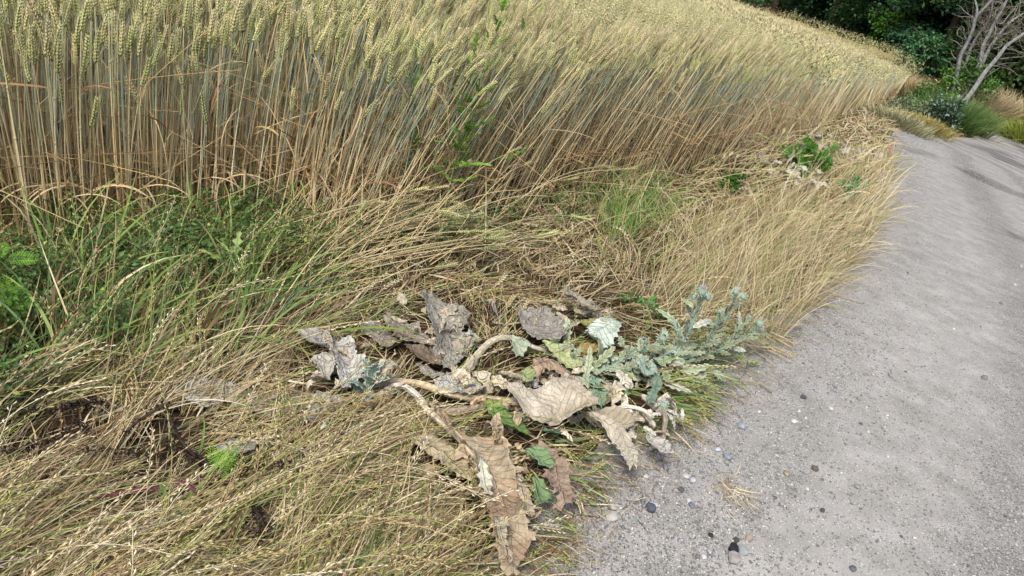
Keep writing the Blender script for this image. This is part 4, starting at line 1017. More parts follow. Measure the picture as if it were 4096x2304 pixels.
def wheat_xy(n, r0_, r1, amin=-62, amax=58):
    u = rng.random(n); r = np.sqrt(r0_ ** 2 + (r1 ** 2 - r0_ ** 2) * u)
    a = R(amin) + rng.random(n) * R(amax - amin); x = r * np.sin(a); y = r * np.cos(a)
    k = in_field(x, y); return x[k], y[k]

def stems(x, y, s0=0.0, nseg=6, h=None, leanmul=1.0):
    N = len(x); ang, q = WG(x, y); d = polydist(x, y, EDGE)
    fade = np.exp(-d / .9)
    el0 = q[:, 0] * fade + (80 - 6 * rng.random(N)) * (1 - fade)
    el = R(1) * (el0 + rng.normal(0, 4.0, N) + rng.normal(0, 9, N) * (rng.random(N) < .25)); el = np.minimum(el, R(91))
    ang = ang + rng.normal(0, .35, N)
    if h is None: h = WH * (.84 + .22 * rng.random(N)) * (1 - (.05 + .38 * rng.random(N) ** 2.2) * np.exp(-d / .22))
    L = h / np.maximum(.72, np.sin(el))
    dr = R(4) + rng.random(N) * R(10)
    P = arc(np.column_stack([x, y, ground(x, y)]), ang, el + dr * .4, dr, L, nseg)
    return P, d, ang

def stem_cols(N, n1, s, green=.55):
    top = np.where((rng.random(N) < green)[:, None], WST[rng.integers(0, 3, N)], WST[rng.integers(2, 6, N)])
    br_ = .74 + .60 * rng.random((N, 1)) ** 1.2; top = top * br_; low = WLOW[rng.integers(0, 4, N)] * br_
    k = np.clip((s - .28 - .25 * rng.random((N, 1))) * 3.5, 0, 1)
    return low[:, None] * (1 - k[..., None]) + top[:, None] * k[..., None]

def ears_on(P, tms, sc, tint, nod=.35):
    T = P[:, -1] - P[:, -2]; T /= np.linalg.norm(T, axis=1, keepdims=True)
    T = T + rng.normal(0, nod * .5, T.shape) * np.array([1, 1, .3]); out_ = []
    sel = rng.integers(0, len(tms), len(P))
    B = basis(T)
    for i, tm in enumerate(tms):
        m = sel == i
        out_.append(scatter(tm, P[m, -1], B[m], sc[m], tint[m]))
    return out_
def ear_tint(N):
    t = rng.random((N, 1)); a = np.array([.80, .93, .72]); b = np.array([1.04, .98, .98]); c = (a * (1 - t) + b * t)
    return c * (.6 + .6 * rng.random((N, 1)))

field = []
# near stems along the open edge
x, y = wheat_xy(150000, 1.6, 9.0)
d = polydist(x, y, EDGE); r = np.hypot(x, y)
k = (d < .42) & (rng.random(len(x)) < np.clip(.42 * (3.2 / r), 0, 1)); xa, ya = x[k], y[k]
P, dd, an = stems(xa, ya); N = len(P); ra = np.hypot(xa, ya)
s = np.linspace(0, 1, 7)[None] * np.ones((N, 1))
rad = (np.maximum(.0019 + .0009 * rng.random(N), ra * .0004))[:, None] * (1.12 - .45 * s)
field.append(tubes(P, rad, stem_cols(N, 7, s), 4))
has = rng.random(N) < .55
field += ears_on(P[has], EAR_HI, .85 + .35 * rng.random(has.sum()), ear_tint(has.sum()))
# nodes on stems : short thick rings
NEARP = P
# depth band behind the open edge: stems and ears
x, y = wheat_xy(90000, 1.6, 7.0); d = polydist(x, y, EDGE)
k = (d >= .40) & (rng.random(len(x)) < np.where(d < 1.1, .52, .42)); x, y = x[k], y[k]
P, dd, an = stems(x, y, nseg=4); N = len(P); r = np.hypot(x, y)
s = np.linspace(0, 1, 5)[None] * np.ones((N, 1))
m = dd < 1.2
field.append(tubes(P[m], np.full((m.sum(), 5), .0019), stem_cols(m.sum(), 5, s[m]), 3))
m2 = ~m
field.append(tubes(P[m2][:, 3:], np.full((m2.sum(), 2), .0019), stem_cols(m2.sum(), 2, s[m2][:, 3:]), 3))
nearm = r < 3.9
field += ears_on(P[nearm], EAR_HI, .85 + .35 * rng.random(nearm.sum()), ear_tint(nearm.sum()))
field += ears_on(P[~nearm], EAR_MID, .95 + .35 * rng.random((~nearm).sum()), ear_tint((~nearm).sum()))
# middle and far crop
for r0_, r1, n, sc in ((7, 13, 50000, 1.12), (13, 24, 110000, 1.15), (24, 52, 130000, 1.3)):
    x, y = wheat_xy(n, r0_, r1); d = polydist(x, y, EDGE); N = len(x)
    P, dd, an = stems(x, y, nseg=3)
    field += ears_on(P, EAR_LO if r0_ < 10 else EAR_XLO, sc * (.85 + .4 * rng.random(N)), ear_tint(N) * np.array([1.12, 1.09, 1.2]), nod=.7)
    if r0_ < 20:
        m = dd < 1.6
        C = stem_cols(m.sum(), 4, np.linspace(0, 1, 4)[None] * np.ones((m.sum(), 1)))
        field.append(ribbon(P[m], np.maximum(.004, .001 * np.hypot(x, y)[m]), C[:, 0], C[:, -1], point=False))
# the closed canopy under the far ears
xs = np.arange(-40, 14, .35); ys = np.arange(2, 50, .35); X, Y = np.meshgrid(xs, ys)
Zc = ground(X, Y) + WH * .80 + (fbm(X * 3, Y * 3, 61) - .5) * .16
V = np.stack([X, Y, Zc], -1).reshape(-1, 3); nx, ny = len(xs), len(ys)
i = (np.arange(nx - 1)[None, :] + nx * np.arange(ny - 1)[:, None]).reshape(-1)
F = np.stack([i, i + 1, i + nx + 1, i + nx], -1)
ok = in_field(V[:, 0], V[:, 1]) & (polydist(V[:, 0], V[:, 1], EDGE) > 1.6) & (np.hypot(V[:, 0], V[:, 1]) > 6)
F = F[ok[F].all(1)]
field.append((V, F, lin((150, 134, 84))))
# dry leaves and broken straw between the stems
x, y = wheat_xy(110000, 1.6, 9.0); d = polydist(x, y, EDGE); r = np.hypot(x, y)
k = (d < .8) & (rng.random(len(x)) < .75 * np.clip(3 / r, 0, 1) * np.exp(-d / .5)); x, y = x[k], y[k]; r = r[k]; N = len(x)
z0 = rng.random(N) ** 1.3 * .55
L = .10 + .22 * rng.random(N); ang = rng.random(N) * 6.28; el = rng.normal(.3, .7, N)
P = arc(np.column_stack([x, y, ground(x, y) + z0]), ang, el, rng.random(N) * 2.2 - .3, L, 5, .3)
DL = lin([(196, 166, 120), (180, 144, 100), (206, 182, 136), (146, 112, 78), (200, 168, 112), (172, 148, 114)])
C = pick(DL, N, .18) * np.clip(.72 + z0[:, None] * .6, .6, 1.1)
field.append(ribbon(P, np.maximum(.003 + .004 * rng.random(N) ** 2, r * .0008), C, C * .95))
# a few straight fallen straws crossing in front
m = rng.random(N) < .22; P2 = P[m].copy(); N2 = len(P2)
st = P2[:, 0]; L2 = .3 + .35 * rng.random(N2); a2 = rng.random(N2) * 6.28; e2 = rng.normal(.25, .35, N2)
P3 = arc(st, a2, e2, np.zeros(N2) + .08, L2, 4)
field.append(tubes(P3, np.full((N2, 5), .0013), np.repeat((pick(DL, N2) * 1.0)[:, None], 5, 1), 3))
tag(build('wheat_field', field, M_wheat), kind='stuff')

# lodged wheat that has fallen out over the verge
lay = []
for (bx, by, dirs, n, ele, spread, Lm) in ((300, 266, 14, 90, 8, .16, .85), (312, 262, 38, 80, 24, .22, .9), (360, 240, 42, 34, 38, .3, .9), (420, 238, 35, 22, 34, .3, .9), (470, 222, 36, 22, 38, .3, .9),
                                     (705, 186, 8, 50, 10, .25, .7), (735, 174, 14, 40, 24, .3, .75), (770, 160, 6, 30, 20, .3, .7), (400, 258, 25, 14, 14, .5, .5)):
    p = at(np.array(float(bx)), np.array(float(by))); ga = float(gdir(bx, by, dirs))
    rr = .03 + .035 * np.hypot(p[0], p[1])
    x = p[0] + rng.normal(0, rr, n); y = p[1] + rng.normal(0, rr, n)
    el = R(1) * np.clip(ele + rng.normal(0, 7, n), 3, 60); dr = el * (.9 + .8 * rng.random(n))
    P = arc(np.column_stack([x, y, ground(x, y) + .03 + .05 * rng.random(n)]), ga + rng.normal(0, spread, n), el, dr, Lm * WH * (.75 + .35 * rng.random(n)), 7, .05, np.full(n, .05))
    s = np.linspace(0, 1, 8)[None] * np.ones((n, 1))
    C = stem_cols(n, 8, s, .3); C = C * .35 + lin((206, 186, 138)) * (.40 + .35 * rng.random((n, 1, 1)))
    rb = max(.0022, float(np.hypot(p[0], p[1])) * .0005)
    lay.append(tubes(P, rb * (1.1 - .4 * s), C, 4)); m = rng.random(n) < .7
    lay += ears_on(P[m], EAR_HI, .8 + .3 * rng.random(m.sum()), ear_tint(m.sum()) * 1.1, nod=.3)
tag(build('fallen_wheat', lay, M_wheat), kind='stuff')
# ------------------------------------------------------------------ single wheat stalks of the front row
protos = []
for ci, elc in enumerate((86, 78, 68, 58)):
    for v in range(4):
        g = np.random.default_rng(500 + ci * 10 + v); h = WH * (.88 + .16 * g.random()); el = R(elc); L = h / math.sin(el)
        st_ = rng; rng = g
        P = arc(np.zeros((1, 3)), np.zeros(1), np.array([el + .06]), np.array([.12 + .1 * g.random()]), np.array([L]), 8)
        s = np.linspace(0, 1, 9)[None]; rad = .0024 * (1.12 - .4 * s)
        C = stem_cols(1, 9, s, .6 if v % 2 else .3)
        ch = [tubes(P, rad, C, 6)]
        for t in (.18, .36, .58, .8):        # nodes
            i = int(t * 8); Q = P[0, i] + (P[0, i + 1] - P[0, i]) * (t * 8 - i); dv = (P[0, i + 1] - P[0, i]); dv /= np.linalg.norm(dv)
            pp = np.array([[Q - dv * .005, Q - dv * .002, Q + dv * .002, Q + dv * .005]])
            ch.append(tubes(pp, np.array([[.0022, .0035, .0035, .0022]]), np.tile(C[:, i:i + 1] * .8, (1, 4, 1)), 6))
        e = ears_on(P, EAR_HI, np.array([1.0 + .2 * g.random()]), ear_tint(1) * 1.05, nod=.25)
        nl = 1
        z0 = P[0, [2, 5]][:nl]; la = g.random(nl) * 6.28
        LP = arc(z0, la, np.full(nl, .8), 1.2 + g.random(nl) * 1.6, .14 + .12 * g.random(nl), 7, .2)
        col = pick(DL, nl, .1) if g.random() < .75 else pick(GREEN, nl)
        lf = ribbon(LP, .005 + .004 * g.random(nl), col, col * .95)
        rng = st_
        ms = (build('stem', ch, M_wheat, smooth=True), build('ear', [c for c in e if len(c[0])], M_wheat), build('leaf', [lf], M_wheat))
        protos.append([m.data for m in ms])
        for m in ms: bpy.data.objects.remove(m)
# front row positions: spaced along the edge line
fx, fy = wheat_xy(60000, 1.6, 5.2); fd = polydist(fx, fy, EDGE); m = (fd < .10); fx, fy = fx[m], fy[m]
pxx, pyy, _ = proj(np.column_stack([fx, fy, ground(fx, fy)])); m = (pxx > -10) & (pxx < 900); fx, fy = fx[m], fy[m]
fx, fy = fx[:290], fy[:290]; fa, fq = WG(fx, fy); fr = np.hypot(fx, fy)
for i in range(len(fx)):
    e = fq[i, 0] - 2 + rng.normal(0, 4); ci = int(np.argmin([abs(e - c) for c in (86, 78, 68, 58)])); v = int(rng.integers(0, 4))
    T = empty('wheat_plant', (fx[i], fy[i], float(ground(fx[i], fy[i]))), fa[i] + rng.normal(0, .25))
    sc = .92 + .14 * rng.random(); T.scale = (sc, sc, sc)
    wx = float(proj(np.array([[fx[i], fy[i], float(ground(fx[i], fy[i]))]]))[0][0])
    where = ('at the far left edge', 'left above the leafy ground cover', 'right above the leafy ground cover', 'beside the first fallen bunch', 'left of the tall lobed weed', 'beside the tall lobed weed', 'right of the tall lobed weed', 'toward the bushy green weed')[int(np.clip(np.searchsorted([60, 150, 260, 360, 430, 500, 620], wx), 0, 7))]
    lab = ('upright', 'slightly tilted', 'leaning', 'strongly leaning')[ci] + ' wheat stalk of the front row ' + where
    tag(T, lab, 'wheat', 'wheat stalks in the front row of the field')
    for nm, me in zip(('stem', 'ear', 'leaf'), protos[ci * 4 + v]):
        c = bpy.data.objects.new(nm, me); COL.objects.link(c); c.parent = T

# ------------------------------------------------------------------ generic leafy plants
def leafquads(P, D, L, Wd, C, up=None, fold=.25):
    """N simple folded leaves: base P, direction D, length L, width Wd"""
    N = len(P); D = D / (np.linalg.norm(D, axis=1, keepdims=True) + 1e-9)
    if up is None: up = np.array([0, 0, 1.]) + rng.normal(0, .45, (N, 3))
    S_ = np.cross(D, up); S_ /= np.linalg.norm(S_, axis=1, keepdims=True) + 1e-9; U = np.cross(S_, D)
    L = L[:, None]; Wd = Wd[:, None]
    V = np.stack([P, P + D * L * .45 + S_ * Wd * .5 + U * Wd * fold, P + D * L * .98 - U * L * .08, P + D * L * .45 - S_ * Wd * .5 + U * Wd * fold, P + D * L * .5], 1)
    b = (np.arange(N) * 5)[:, None, None]
    F = (b + np.array([[0, 1, 4], [1, 2, 4], [2, 3, 4], [3, 0, 4]])[None]).reshape(-1, 3)
    return V.reshape(-1, 3), F, np.repeat(C, 5, 0)

def fern(p0, p1, wid, col, up=(0, 0, 1), pairs=11, seed=0, bend=.1):
    """feather leaf with toothed leaflets"""
    g = np.random.default_rng(seed); p0 = np.asarray(p0, float); p1 = np.asarray(p1, float); X = p1 - p0; Ln = np.linalg.norm(X); X /= Ln
    Y = np.cross(np.asarray(up, float), X); Y /= np.linalg.norm(Y) + 1e-9; Z = np.cross(X, Y); cc = lin(col)
    Ps, Ds, Ls, Ws, Cs = [], [], [], [], []
    for i in range(pairs):
        t = .08 + .9 * i / pairs; c = p0 + X * t * Ln + Z * bend * Ln * math.sin(math.pi * t); env = math.sin(math.pi * min(1, .15 + t * .83)) ** .7
        for s in (-1, 1):
            d = Y * s + X * .55 + Z * g.normal(.12, .08); d /= np.linalg.norm(d); l = wid * env * (.85 + .2 * g.random())
            Ps.append(c); Ds.append(d); Ls.append(l); Ws.append(l * .13); Cs.append(cc * (.8 + .25 * g.random()))
            for k in range(4):
                for s2 in (-1, 1):
                    q = c + d * l * (.25 + .19 * k); d2 = d * .7 + X * s2 * .8; Ps.append(q); Ds.append(d2); Ls.append(l * (.20 - .03 * k)); Ws.append(l * .07); Cs.append(cc * (.85 + .35 * g.random()))
    U = np.tile(Z, (len(Ps), 1)) + g.normal(0, .25, (len(Ps), 3))
    a = leafquads(np.array(Ps), np.array(Ds), np.array(Ls), np.array(Ws), np.array(Cs), up=U)
    r_ = np.array([p0 + X * t * Ln + Z * bend * Ln * math.sin(math.pi * t) for t in np.linspace(0, 1, 7)])[None]
    return [a, tubes(r_, np.full((1, 7), wid * .03), np.tile(cc * 1.15, (1, 7, 1)), 4)]

def fern_plant(label, base, lift0, leaves, col, wid, seed=0, group=None):
    b = z3([base], [0])[0]; T = empty('fern_leaved_weed', b); tag(T, label, 'weed', group)
    st = []
    for i, (mid_, tip, l0, l1) in enumerate(leaves):
        p0 = z3([mid_], [l0])[0]; p1 = z3([tip], [l1])[0]
        g = np.random.default_rng(seed + i)
        build('leaf', [(V - b, F, C) for V, F, C in fern(p0, p1, wid * (.85 + .3 * g.random()), tuple(np.array(col) * (.88 + .2 * g.random())), up=(0, -.7, 1), seed=seed + i, bend=.12)], M_leaf, T)
        st.append(tubes(np.array([[b * 0, (p0 - b) * .5 + [0, 0, .01], p0 - b]]), np.full((1, 3), .0013), np.tile(lin((120, 130, 70)), (1, 3, 1)), 4))
    build('stem', st, M_leaf, T)
def f4(*a): return [(x / 14.49, 225 + y / 14.49) for x, y in a]     # crop 0,900 - 700,1300
fern_plant('bright green feathery weed sprig standing in the straw at lower left', c7((1560, 740))[0], 0, [
    (c7((1540, 690))[0], c7((1540, 475))[0], .02, .085), (c7((1560, 700))[0], c7((1480, 590))[0], .02, .05), (c7((1570, 700))[0], c7((1800, 590))[0], .02, .05), (c7((1580, 690))[0], c7((1720, 515))[0], .03, .075), (c7((1560, 690))[0], c7((1640, 520))[0], .03, .07), (c7((1560, 720))[0], c7((1720, 660))[0], .02, .03)], (116, 166, 46), .021, 1)
fern_plant('green feathery weed below the purple stem', c7((1180, 1050))[0], 0, [
    (c7((1190, 1020))[0], c7((1300, 830))[0], .01, .05), (c7((1180, 1010))[0], c7((1230, 700))[0], .02, .08), (c7((1180, 1040))[0], c7((1090, 1080))[0], .01, .02), (c7((1190, 960))[0], c7((1170, 740))[0], .03, .07)], (96, 138, 58), .012, 11)
fern_plant('large feathery green weed cut by the left edge of the photo', f4((60, 1300))[0], 0, [
    (f4((90, 500))[0], f4((550, 500))[0], .20, .20), (f4((0, 480))[0], f4((90, 260))[0], .22, .26), (f4((0, 1400))[0], f4((290, 1280))[0], .05, .08), (f4((150, 1180))[0], f4((550, 1130))[0], .10, .12), (f4((200, 1120))[0], f4((410, 920))[0], .11, .15),
    (f4((150, 1100))[0], f4((100, 700))[0], .12, .2), (f4((180, 1100))[0], f4((250, 830))[0], .12, .18), (f4((150, 1250))[0], f4((450, 1230))[0], .08, .09), (f4((180, 1350))[0], f4((470, 1440))[0], .05, .05), (f4((100, 1350))[0], f4((180, 1560))[0], .05, .02), (f4((0, 1250))[0], f4((150, 1050))[0], .1, .14), (f4((20, 1420))[0], f4((0, 1250))[0], .06, .1)], (116, 164, 58), .028, 21)
fern_plant('low dark green feathery weed at the bottom of the photo left of the dried leaves', c7((1950, 1400))[0], 0, [
    (c7((1950, 1420))[0], c7((1900, 1290))[0], .01, .04), (c7((1950, 1420))[0], c7((2040, 1300))[0], .01, .04), (c7((1950, 1430))[0], c7((1850, 1400))[0], .01, .02), (c7((1960, 1440))[0], c7((2080, 1420))[0], .01, .02)], (66, 110, 60), .016, 41)
fern_plant('small dark feathery weed beside the bright green sprig', c7((1660, 1180))[0], 0, [
    (c7((1660, 1200))[0], c7((1600, 1080))[0], .01, .03), (c7((1660, 1200))[0], c7((1740, 1100))[0], .01, .04), (c7((1660, 1210))[0], c7((1480, 1120))[0], .01, .03), (c7((1660, 1210))[0], c7((1420, 1250))[0], .01, .01)], (84, 130, 70), .014, 51)

def weed(label, base, tips, nleaf, ll, lw, col, cat='weed', name='leafy_weed', group=None, rad=.0018, seed=0, fold=.2, start=.1, upb=.4, stemc=(120, 140, 80), droop=0):
    b = z3([base], [0])[0]; T = empty(name, b); tag(T, label, cat, group)
    global rng
    sv = rng; rng = np.random.default_rng(seed + 7); st, lv = [], []
    for tip in tips:
        tp = z3([tip[0]], [tip[1]])[0]; mid_ = (b + tp) / 2 + np.array([rng.normal(0, .02), 0, .03 + (tp[2] - b[2]) * .12]) 
        C3 = catmull([b, mid_, tp], 8); rr = rad * np.linspace(1.1, .4, len(C3))
        st.append(tubes((C3 - b)[None], rr[None], np.tile(lin(stemc), (1, len(C3), 1)), 5))
        n = nleaf; t = start + (1 - start) * rng.random(n); k = np.minimum((t * (len(C3) - 1)).astype(int), len(C3) - 2); f = (t * (len(C3) - 1) - k)[:, None]
        P = C3[k] * (1 - f) + C3[k + 1] * f; tv = C3[k + 1] - C3[k]; tv /= np.linalg.norm(tv, axis=1, keepdims=True)
        D = rng.normal(0, 1, (n, 3)); D -= tv * (D * tv).sum(1, keepdims=True); D /= np.linalg.norm(D, axis=1, keepdims=True) + 1e-9; D = D + tv * .5 + np.array([0, 0, upb])
        Lf = ll * (1.15 - .55 * t) * (.7 + .6 * rng.random(n)); C = lin(col) * (.7 + .6 * rng.random((n, 1)))
        lv.append(leafquads(P - b, D, Lf, Lf * lw, C, fold=fold))
    build('stem', st, M_leaf, T); build('foliage', lv, M_leaf, T); rng = sv
    return T
def c2(x, y): return (337.5 + x / 7.246, y / 7.246)      # crop 1350,0
def cW(x, y): return (625 + x / 8.916, 125 + y / 8.916)  # crop 2500,500
def cF(x, y): return (875 + x / 16.56, 62.5 + y / 16.56) # crop 3500,250
def cP(x, y): return (675 + x / 7.209, 375 + y / 7.209)  # crop 2700,1500
# lobed-leaf weeds standing in the wheat
def lobed_weed(label, base, blift, tip, tlift, leaves, col, seed, name='sow_thistle'):
    b = z3([base], [blift])[0]; T = empty(name, b); tag(T, label, 'weed')
    tp = atd(np.array(float(tip[0])), np.array(float(tip[1])), depth_of(b) * .97); C3 = catmull([b, (b + tp) / 2 + [.01, 0, 0], tp], 6)
    build('stem', [tubes((C3 - b)[None], np.linspace(.004, .002, len(C3))[None], np.tile(lin((128, 140, 90)), (1, len(C3), 1)), 6)], M_leaf, T, smooth=True)
    g = np.random.default_rng(seed)
    for i in range(leaves):
        t = .3 + .7 * i / leaves; k = int(t * (len(C3) - 1)); a = 2.4 * i + g.random(); e = .25 + .7 * t + g.normal(0, .2)
        l = (.16 - .09 * t) * (.8 + .4 * g.random()); q = C3[k] + l * np.array([math.cos(a) * math.cos(e), math.sin(a) * math.cos(e), math.sin(e)])
        V, F, C, UV = spiny(C3[k], q, l * .2, up=(0, 0, 1), bend=.12 - .2 * g.random(), lobes=4, col=tuple(np.array(col) * (.8 + .35 * g.random())), edge=(130, 156, 70), seed=seed + i, depth=.75)
        build('leaf', [(V - b, F, C)], M_leaf, T)
def gbase(px, py, back=0): return (px, py)
lobed_weed('tall green lobed weed rising out of the wheat to the top of the photo', (436, 226), .02, c2(1230, -60), .74, 30, (108, 148, 56), 900)
lobed_weed('green lobed weed reaching above the ears left of the tallest weed', (440, 228), .02, c2(1010, 260), .70, 24, (114, 154, 58), 930)
lobed_weed('small dark green lobed weed between the ears above the middle of the field edge', (408, 226), .02, c2(560, 310), .58, 12, (70, 104, 40), 960)
lobed_weed('pale notched weed leaf on a stalk at the foot of the wheat', (231, 292), .01, (232, 246), .16, 5, (168, 190, 110), 990)
lobed_weed('tall thin green weed in the wheat behind the others', (484, 214), .02, c2(1390, -40), .78, 8, (96, 130, 60), 1010)
# rosette weeds in the beaten grass
weed('small glossy green toothed weed in the straw left of the thistle tops', c6((1190, 310))[0], [(c6((1150, 220))[0], .05), (c6((1270, 200))[0], .05), (c6((1310, 270))[0], .04)], 5, .05, .32, (70, 120, 50), seed=3, name='toothed_weed')
weed('green toothed weed showing between the thistle stems', c6((1420, 440))[0], [(c6((1420, 350))[0], .05), (c6((1460, 380))[0], .04)], 6, .045, .35, (74, 120, 54), seed=4, name='toothed_weed')
# bushy green weeds to the right
weed('bushy bright green weed beside the pale rubble heap', cW(1650, 440), [(cW(1600, 120), .28), (cW(1450, 250), .2), (cW(1750, 280), .22), (cW(1660, 200), .25), (cW(1560, 330), .16), (cW(1800, 380), .16), (cW(1700, 420), .1), (cW(1500, 420), .12), (cW(1380, 200), .18), (cW(1540, 180), .2), (cW(1820, 320), .2), (cW(1600, 460), .1), (cW(1350, 260), .12), (cW(1880, 200), .2)], 150, .065, .26, (96, 140, 58), seed=5, rad=.003)
weed('low green weed under the bowed wheat stalks', cW(950, 600), [(cW(900, 460), .12), (cW(1080, 470), .12), (cW(960, 560), .08), (cW(1000, 590), .06), (cW(860, 540), .07)], 90, .05, .3, (76, 114, 46), seed=6)
weed('blue green leafy weed at the verge right of the rubble', cW(1920, 670), [(cW(2080, 480), .14), (cW(1960, 540), .10), (cW(2170, 560), .10), (cW(2050, 600), .08)], 60, .06, .3, (86, 138, 84), seed=7)
weed('prostrate green weed growing over the path edge', cW(1960, 1190), [(cW(2210, 960), .10), (cW(2200, 1080), .06), (cW(2000, 1120), .08), (cW(2080, 1130), .04), (cW(2020, 1210), .02)], 22, .035, .35, (70, 110, 54), seed=8, stemc=(100, 80, 60))
weed('tiny green weed below the low leafy weed', cW(1200, 660), [(cW(1200, 610), .06), (cW(1220, 640), .04)], 16, .03, .35, (66, 118, 48), seed=9)
# field poppy at the path edge
b = z3([(889, 152)], [0])[0]; T = empty('poppy', b); tag(T, 'small orange red poppy at the far grass edge by the path', 'flower')
tp = z3([(889, 149.5)], [.13])[0] - b
build('stem', [tubes(np.array([[b * 0, tp * .5, tp]]), np.full((1, 3), .002), np.tile(lin((110, 130, 70)), (1, 3, 1)), 4)], M_leaf, T)
pv = []
for k in range(5):
    a = k * 1.257; d = np.array([math.cos(a), math.sin(a), .5]); pv.append(leafquads(tp[None], d[None], np.array([.04]), np.array([.04]), lin((226, 84, 40))[None], up=np.array([[0, 0, 1.]])))
build('petals', pv, M_leaf, T)
# dry poppy capsules in the wheat
for i, (px_, py_, tx, ty, h) in enumerate([(74, 236, 66 * 1.0 + 25.3, 34, .62), (96, 238, 142, 25, .66), (232, 232, 261, 93, .42)]):
    b = z3([(px_ + 12, py_)], [0])[0]; T = empty('poppy_capsule', b); tag(T, ('grey poppy seed capsule on a thin stalk, leftmost among the ears', 'grey poppy seed capsule among the ears, the highest one', 'pale round seed capsule lower among the wheat stalks')[i], 'seed head', 'dry poppy seed capsules in the wheat')
    tp = z3([(tx, ty)], [h])[0] - b; mid_ = tp * .5 + [.015, 0, 0]
    C3 = catmull([b * 0, mid_, tp], 6)
    build('stem', [tubes(C3[None], np.full((1, len(C3)), .0011), np.tile(lin((150, 130, 96)), (1, len(C3), 1)), 5)], M_dry, T)
    zz = np.array([0, .004, .010, .014, .015, .0165]); rr = np.array([.002, .006, .008, .006, .008, .0075]); PP = tp[None] + np.column_stack([zz * 0, zz * 0, zz])
    build('capsule', [tubes(PP[None], rr[None], np.tile(lin((178, 168, 146)), (1, 6, 1)), 10)], M_dry, T, smooth=True)
# purple bramble stems and dark rotten weeds
def stalk(label, pts, lifts, rad, col, name, cat, branches=0, seed=0, crumbs=0, group=None):
    P = z3(pts, [l + .015 for l in lifts]); org = P[0].copy(); org[2] = float(ground(org[0], org[1])); T = empty(name, org); tag(T, label, cat, group)
    build('stem', [rtube(P - org, rad, col, sides=8, ribs=3, rib=.08, n=5, seed=seed)], M_dry, T, smooth=True)
    if crumbs:
        g = np.random.default_rng(seed); C3 = catmull(P, 12); i = g.integers(0, len(C3), crumbs); Q = C3[i] + g.normal(0, .006, (crumbs, 3)); Q[:, 2] = np.maximum(Q[:, 2], ground(Q[:, 0], Q[:, 1]) + .015)
        D = g.normal(0, 1, (crumbs, 3)); l = .006 + .010 * g.random(crumbs)
        build('foliage', [leafquads(Q - org, D, l, l * .5, lin(col) * (.6 + .9 * g.random((crumbs, 1))), fold=.5)], M_leaf, T)
stalk('purple bramble stem lying in the straw, the left piece', c7((700, 880), (860, 850), (1020, 820), (1150, 810)), [.03, .04, .045, .045], [.004, .0045, .0045, .004], (96, 50, 58), 'bramble_stem', 'bramble', seed=1, group='purple bramble pieces in the straw')
stalk('purple bramble stem lying in the straw, the right bent piece', c7((1250, 770), (1330, 780), (1400, 830), (1450, 870)), [.05, .05, .045, .03], [.003, .0045, .0045, .004], (104, 56, 66), 'bramble_stem', 'bramble', seed=2, group='purple bramble pieces in the straw')
DK = (54, 42, 32)
for i, (lab, pts, lf, rd, cr) in enumerate([
    ('bent black dead weed stem standing above the straw', c7((860, 460), (1000, 330), (1150, 240), (1190, 225), (1240, 340), (1300, 460), (1380, 560), (1450, 620)), [.06, .10, .13, .135, .11, .07, .05, .03], [.003, .0035, .004, .004, .003, .004, .004, .004], 160),
    ('black rotten weed along the left side in the grass', c7((20, 300), (250, 250), (450, 240), (600, 210), (760, 190)), [.05, .06, .06, .06, .06], [.002, .002, .002, .002, .001], 420),
    ('black crumbled weed beside the first one at the left', c7((60, 560), (250, 500), (420, 460), (560, 330), (640, 480)), [.05, .05, .05, .06, .05], [.002, .002, .002, .002, .001], 320),
    ('dark crumbled weed under the bright green sprig', c7((1200, 500), (1300, 540), (1400, 600), (1480, 640)), [.03, .04, .04, .04], [.003, .004, .004, .002], 300),
    ('black shrivelled weed clump left of the long hanging leaf', c7((1800, 930), (1860, 1000), (1900, 1080), (1850, 1180)), [.06, .06, .06, .05], [.002, .003, .003, .002], 300),
    ('thin dark twiggy weed trailing through the straw', c7((620, 540), (850, 560), (1050, 570), (1180, 600)), [.05, .05, .05, .05], [.0014, .0014, .0014, .001], 200),
    ('dark dead stem trailing right of the bright green sprig', c7((1640, 700), (1800, 680), (2000, 660), (2150, 670)), [.05, .05, .05, .05], [.0014, .0014, .0014, .001], 160)]):
    stalk(lab, pts, lf, rd, DK, 'dead_weed', 'dead weed', seed=20 + i, crumbs=cr // 2, group='black dead weeds in the straw')

# low leafy ground cover at the foot of the wheat
x, y = verge_samples(90000, 1.4, 6, -62, 20)
m = (polydist(x, y, EDGE) < .85) ; x, y = x[m], y[m]
px_, py_, _ = proj(np.column_stack([x, y, ground(x, y)]))
ed = polydist(x, y, EDGE); m = (ed < np.interp(px_, [-400, 0, 120, 240, 330], [.8, .8, .7, .5, .3])) & (rng.random(len(x)) < np.interp(px_, [-400, 0, 200, 300, 420, 600], [.9, .9, .9, .5, .2, .08]) * np.clip((fbm(x * 6, y * 6, 77) - .3) * 3, 0, 1)); x, y = x[m][:5000], y[m][:5000]
kx = np.repeat(x, 7) + rng.normal(0, .012, len(x) * 7); ky = np.repeat(y, 7) + rng.normal(0, .012, len(x) * 7); N = len(kx)
h = .02 + .16 * rng.random(N) ** 1.3
Q = np.column_stack([kx, ky, ground(kx, ky) + h]); D = rng.normal(0, 1, (N, 3)) * [1, 1, .5] + [0, 0, .2]; l = .010 + .016 * rng.random(N) ** 2
C = lin((80, 108, 52)) * (.55 + .9 * rng.random((N, 1))); yl = rng.random(N) < .02; C = np.where(yl[:, None], lin((170, 170, 90)), C)
ch = [leafquads(Q, D, l, l * (.35 + .3 * rng.random(N)), C)]
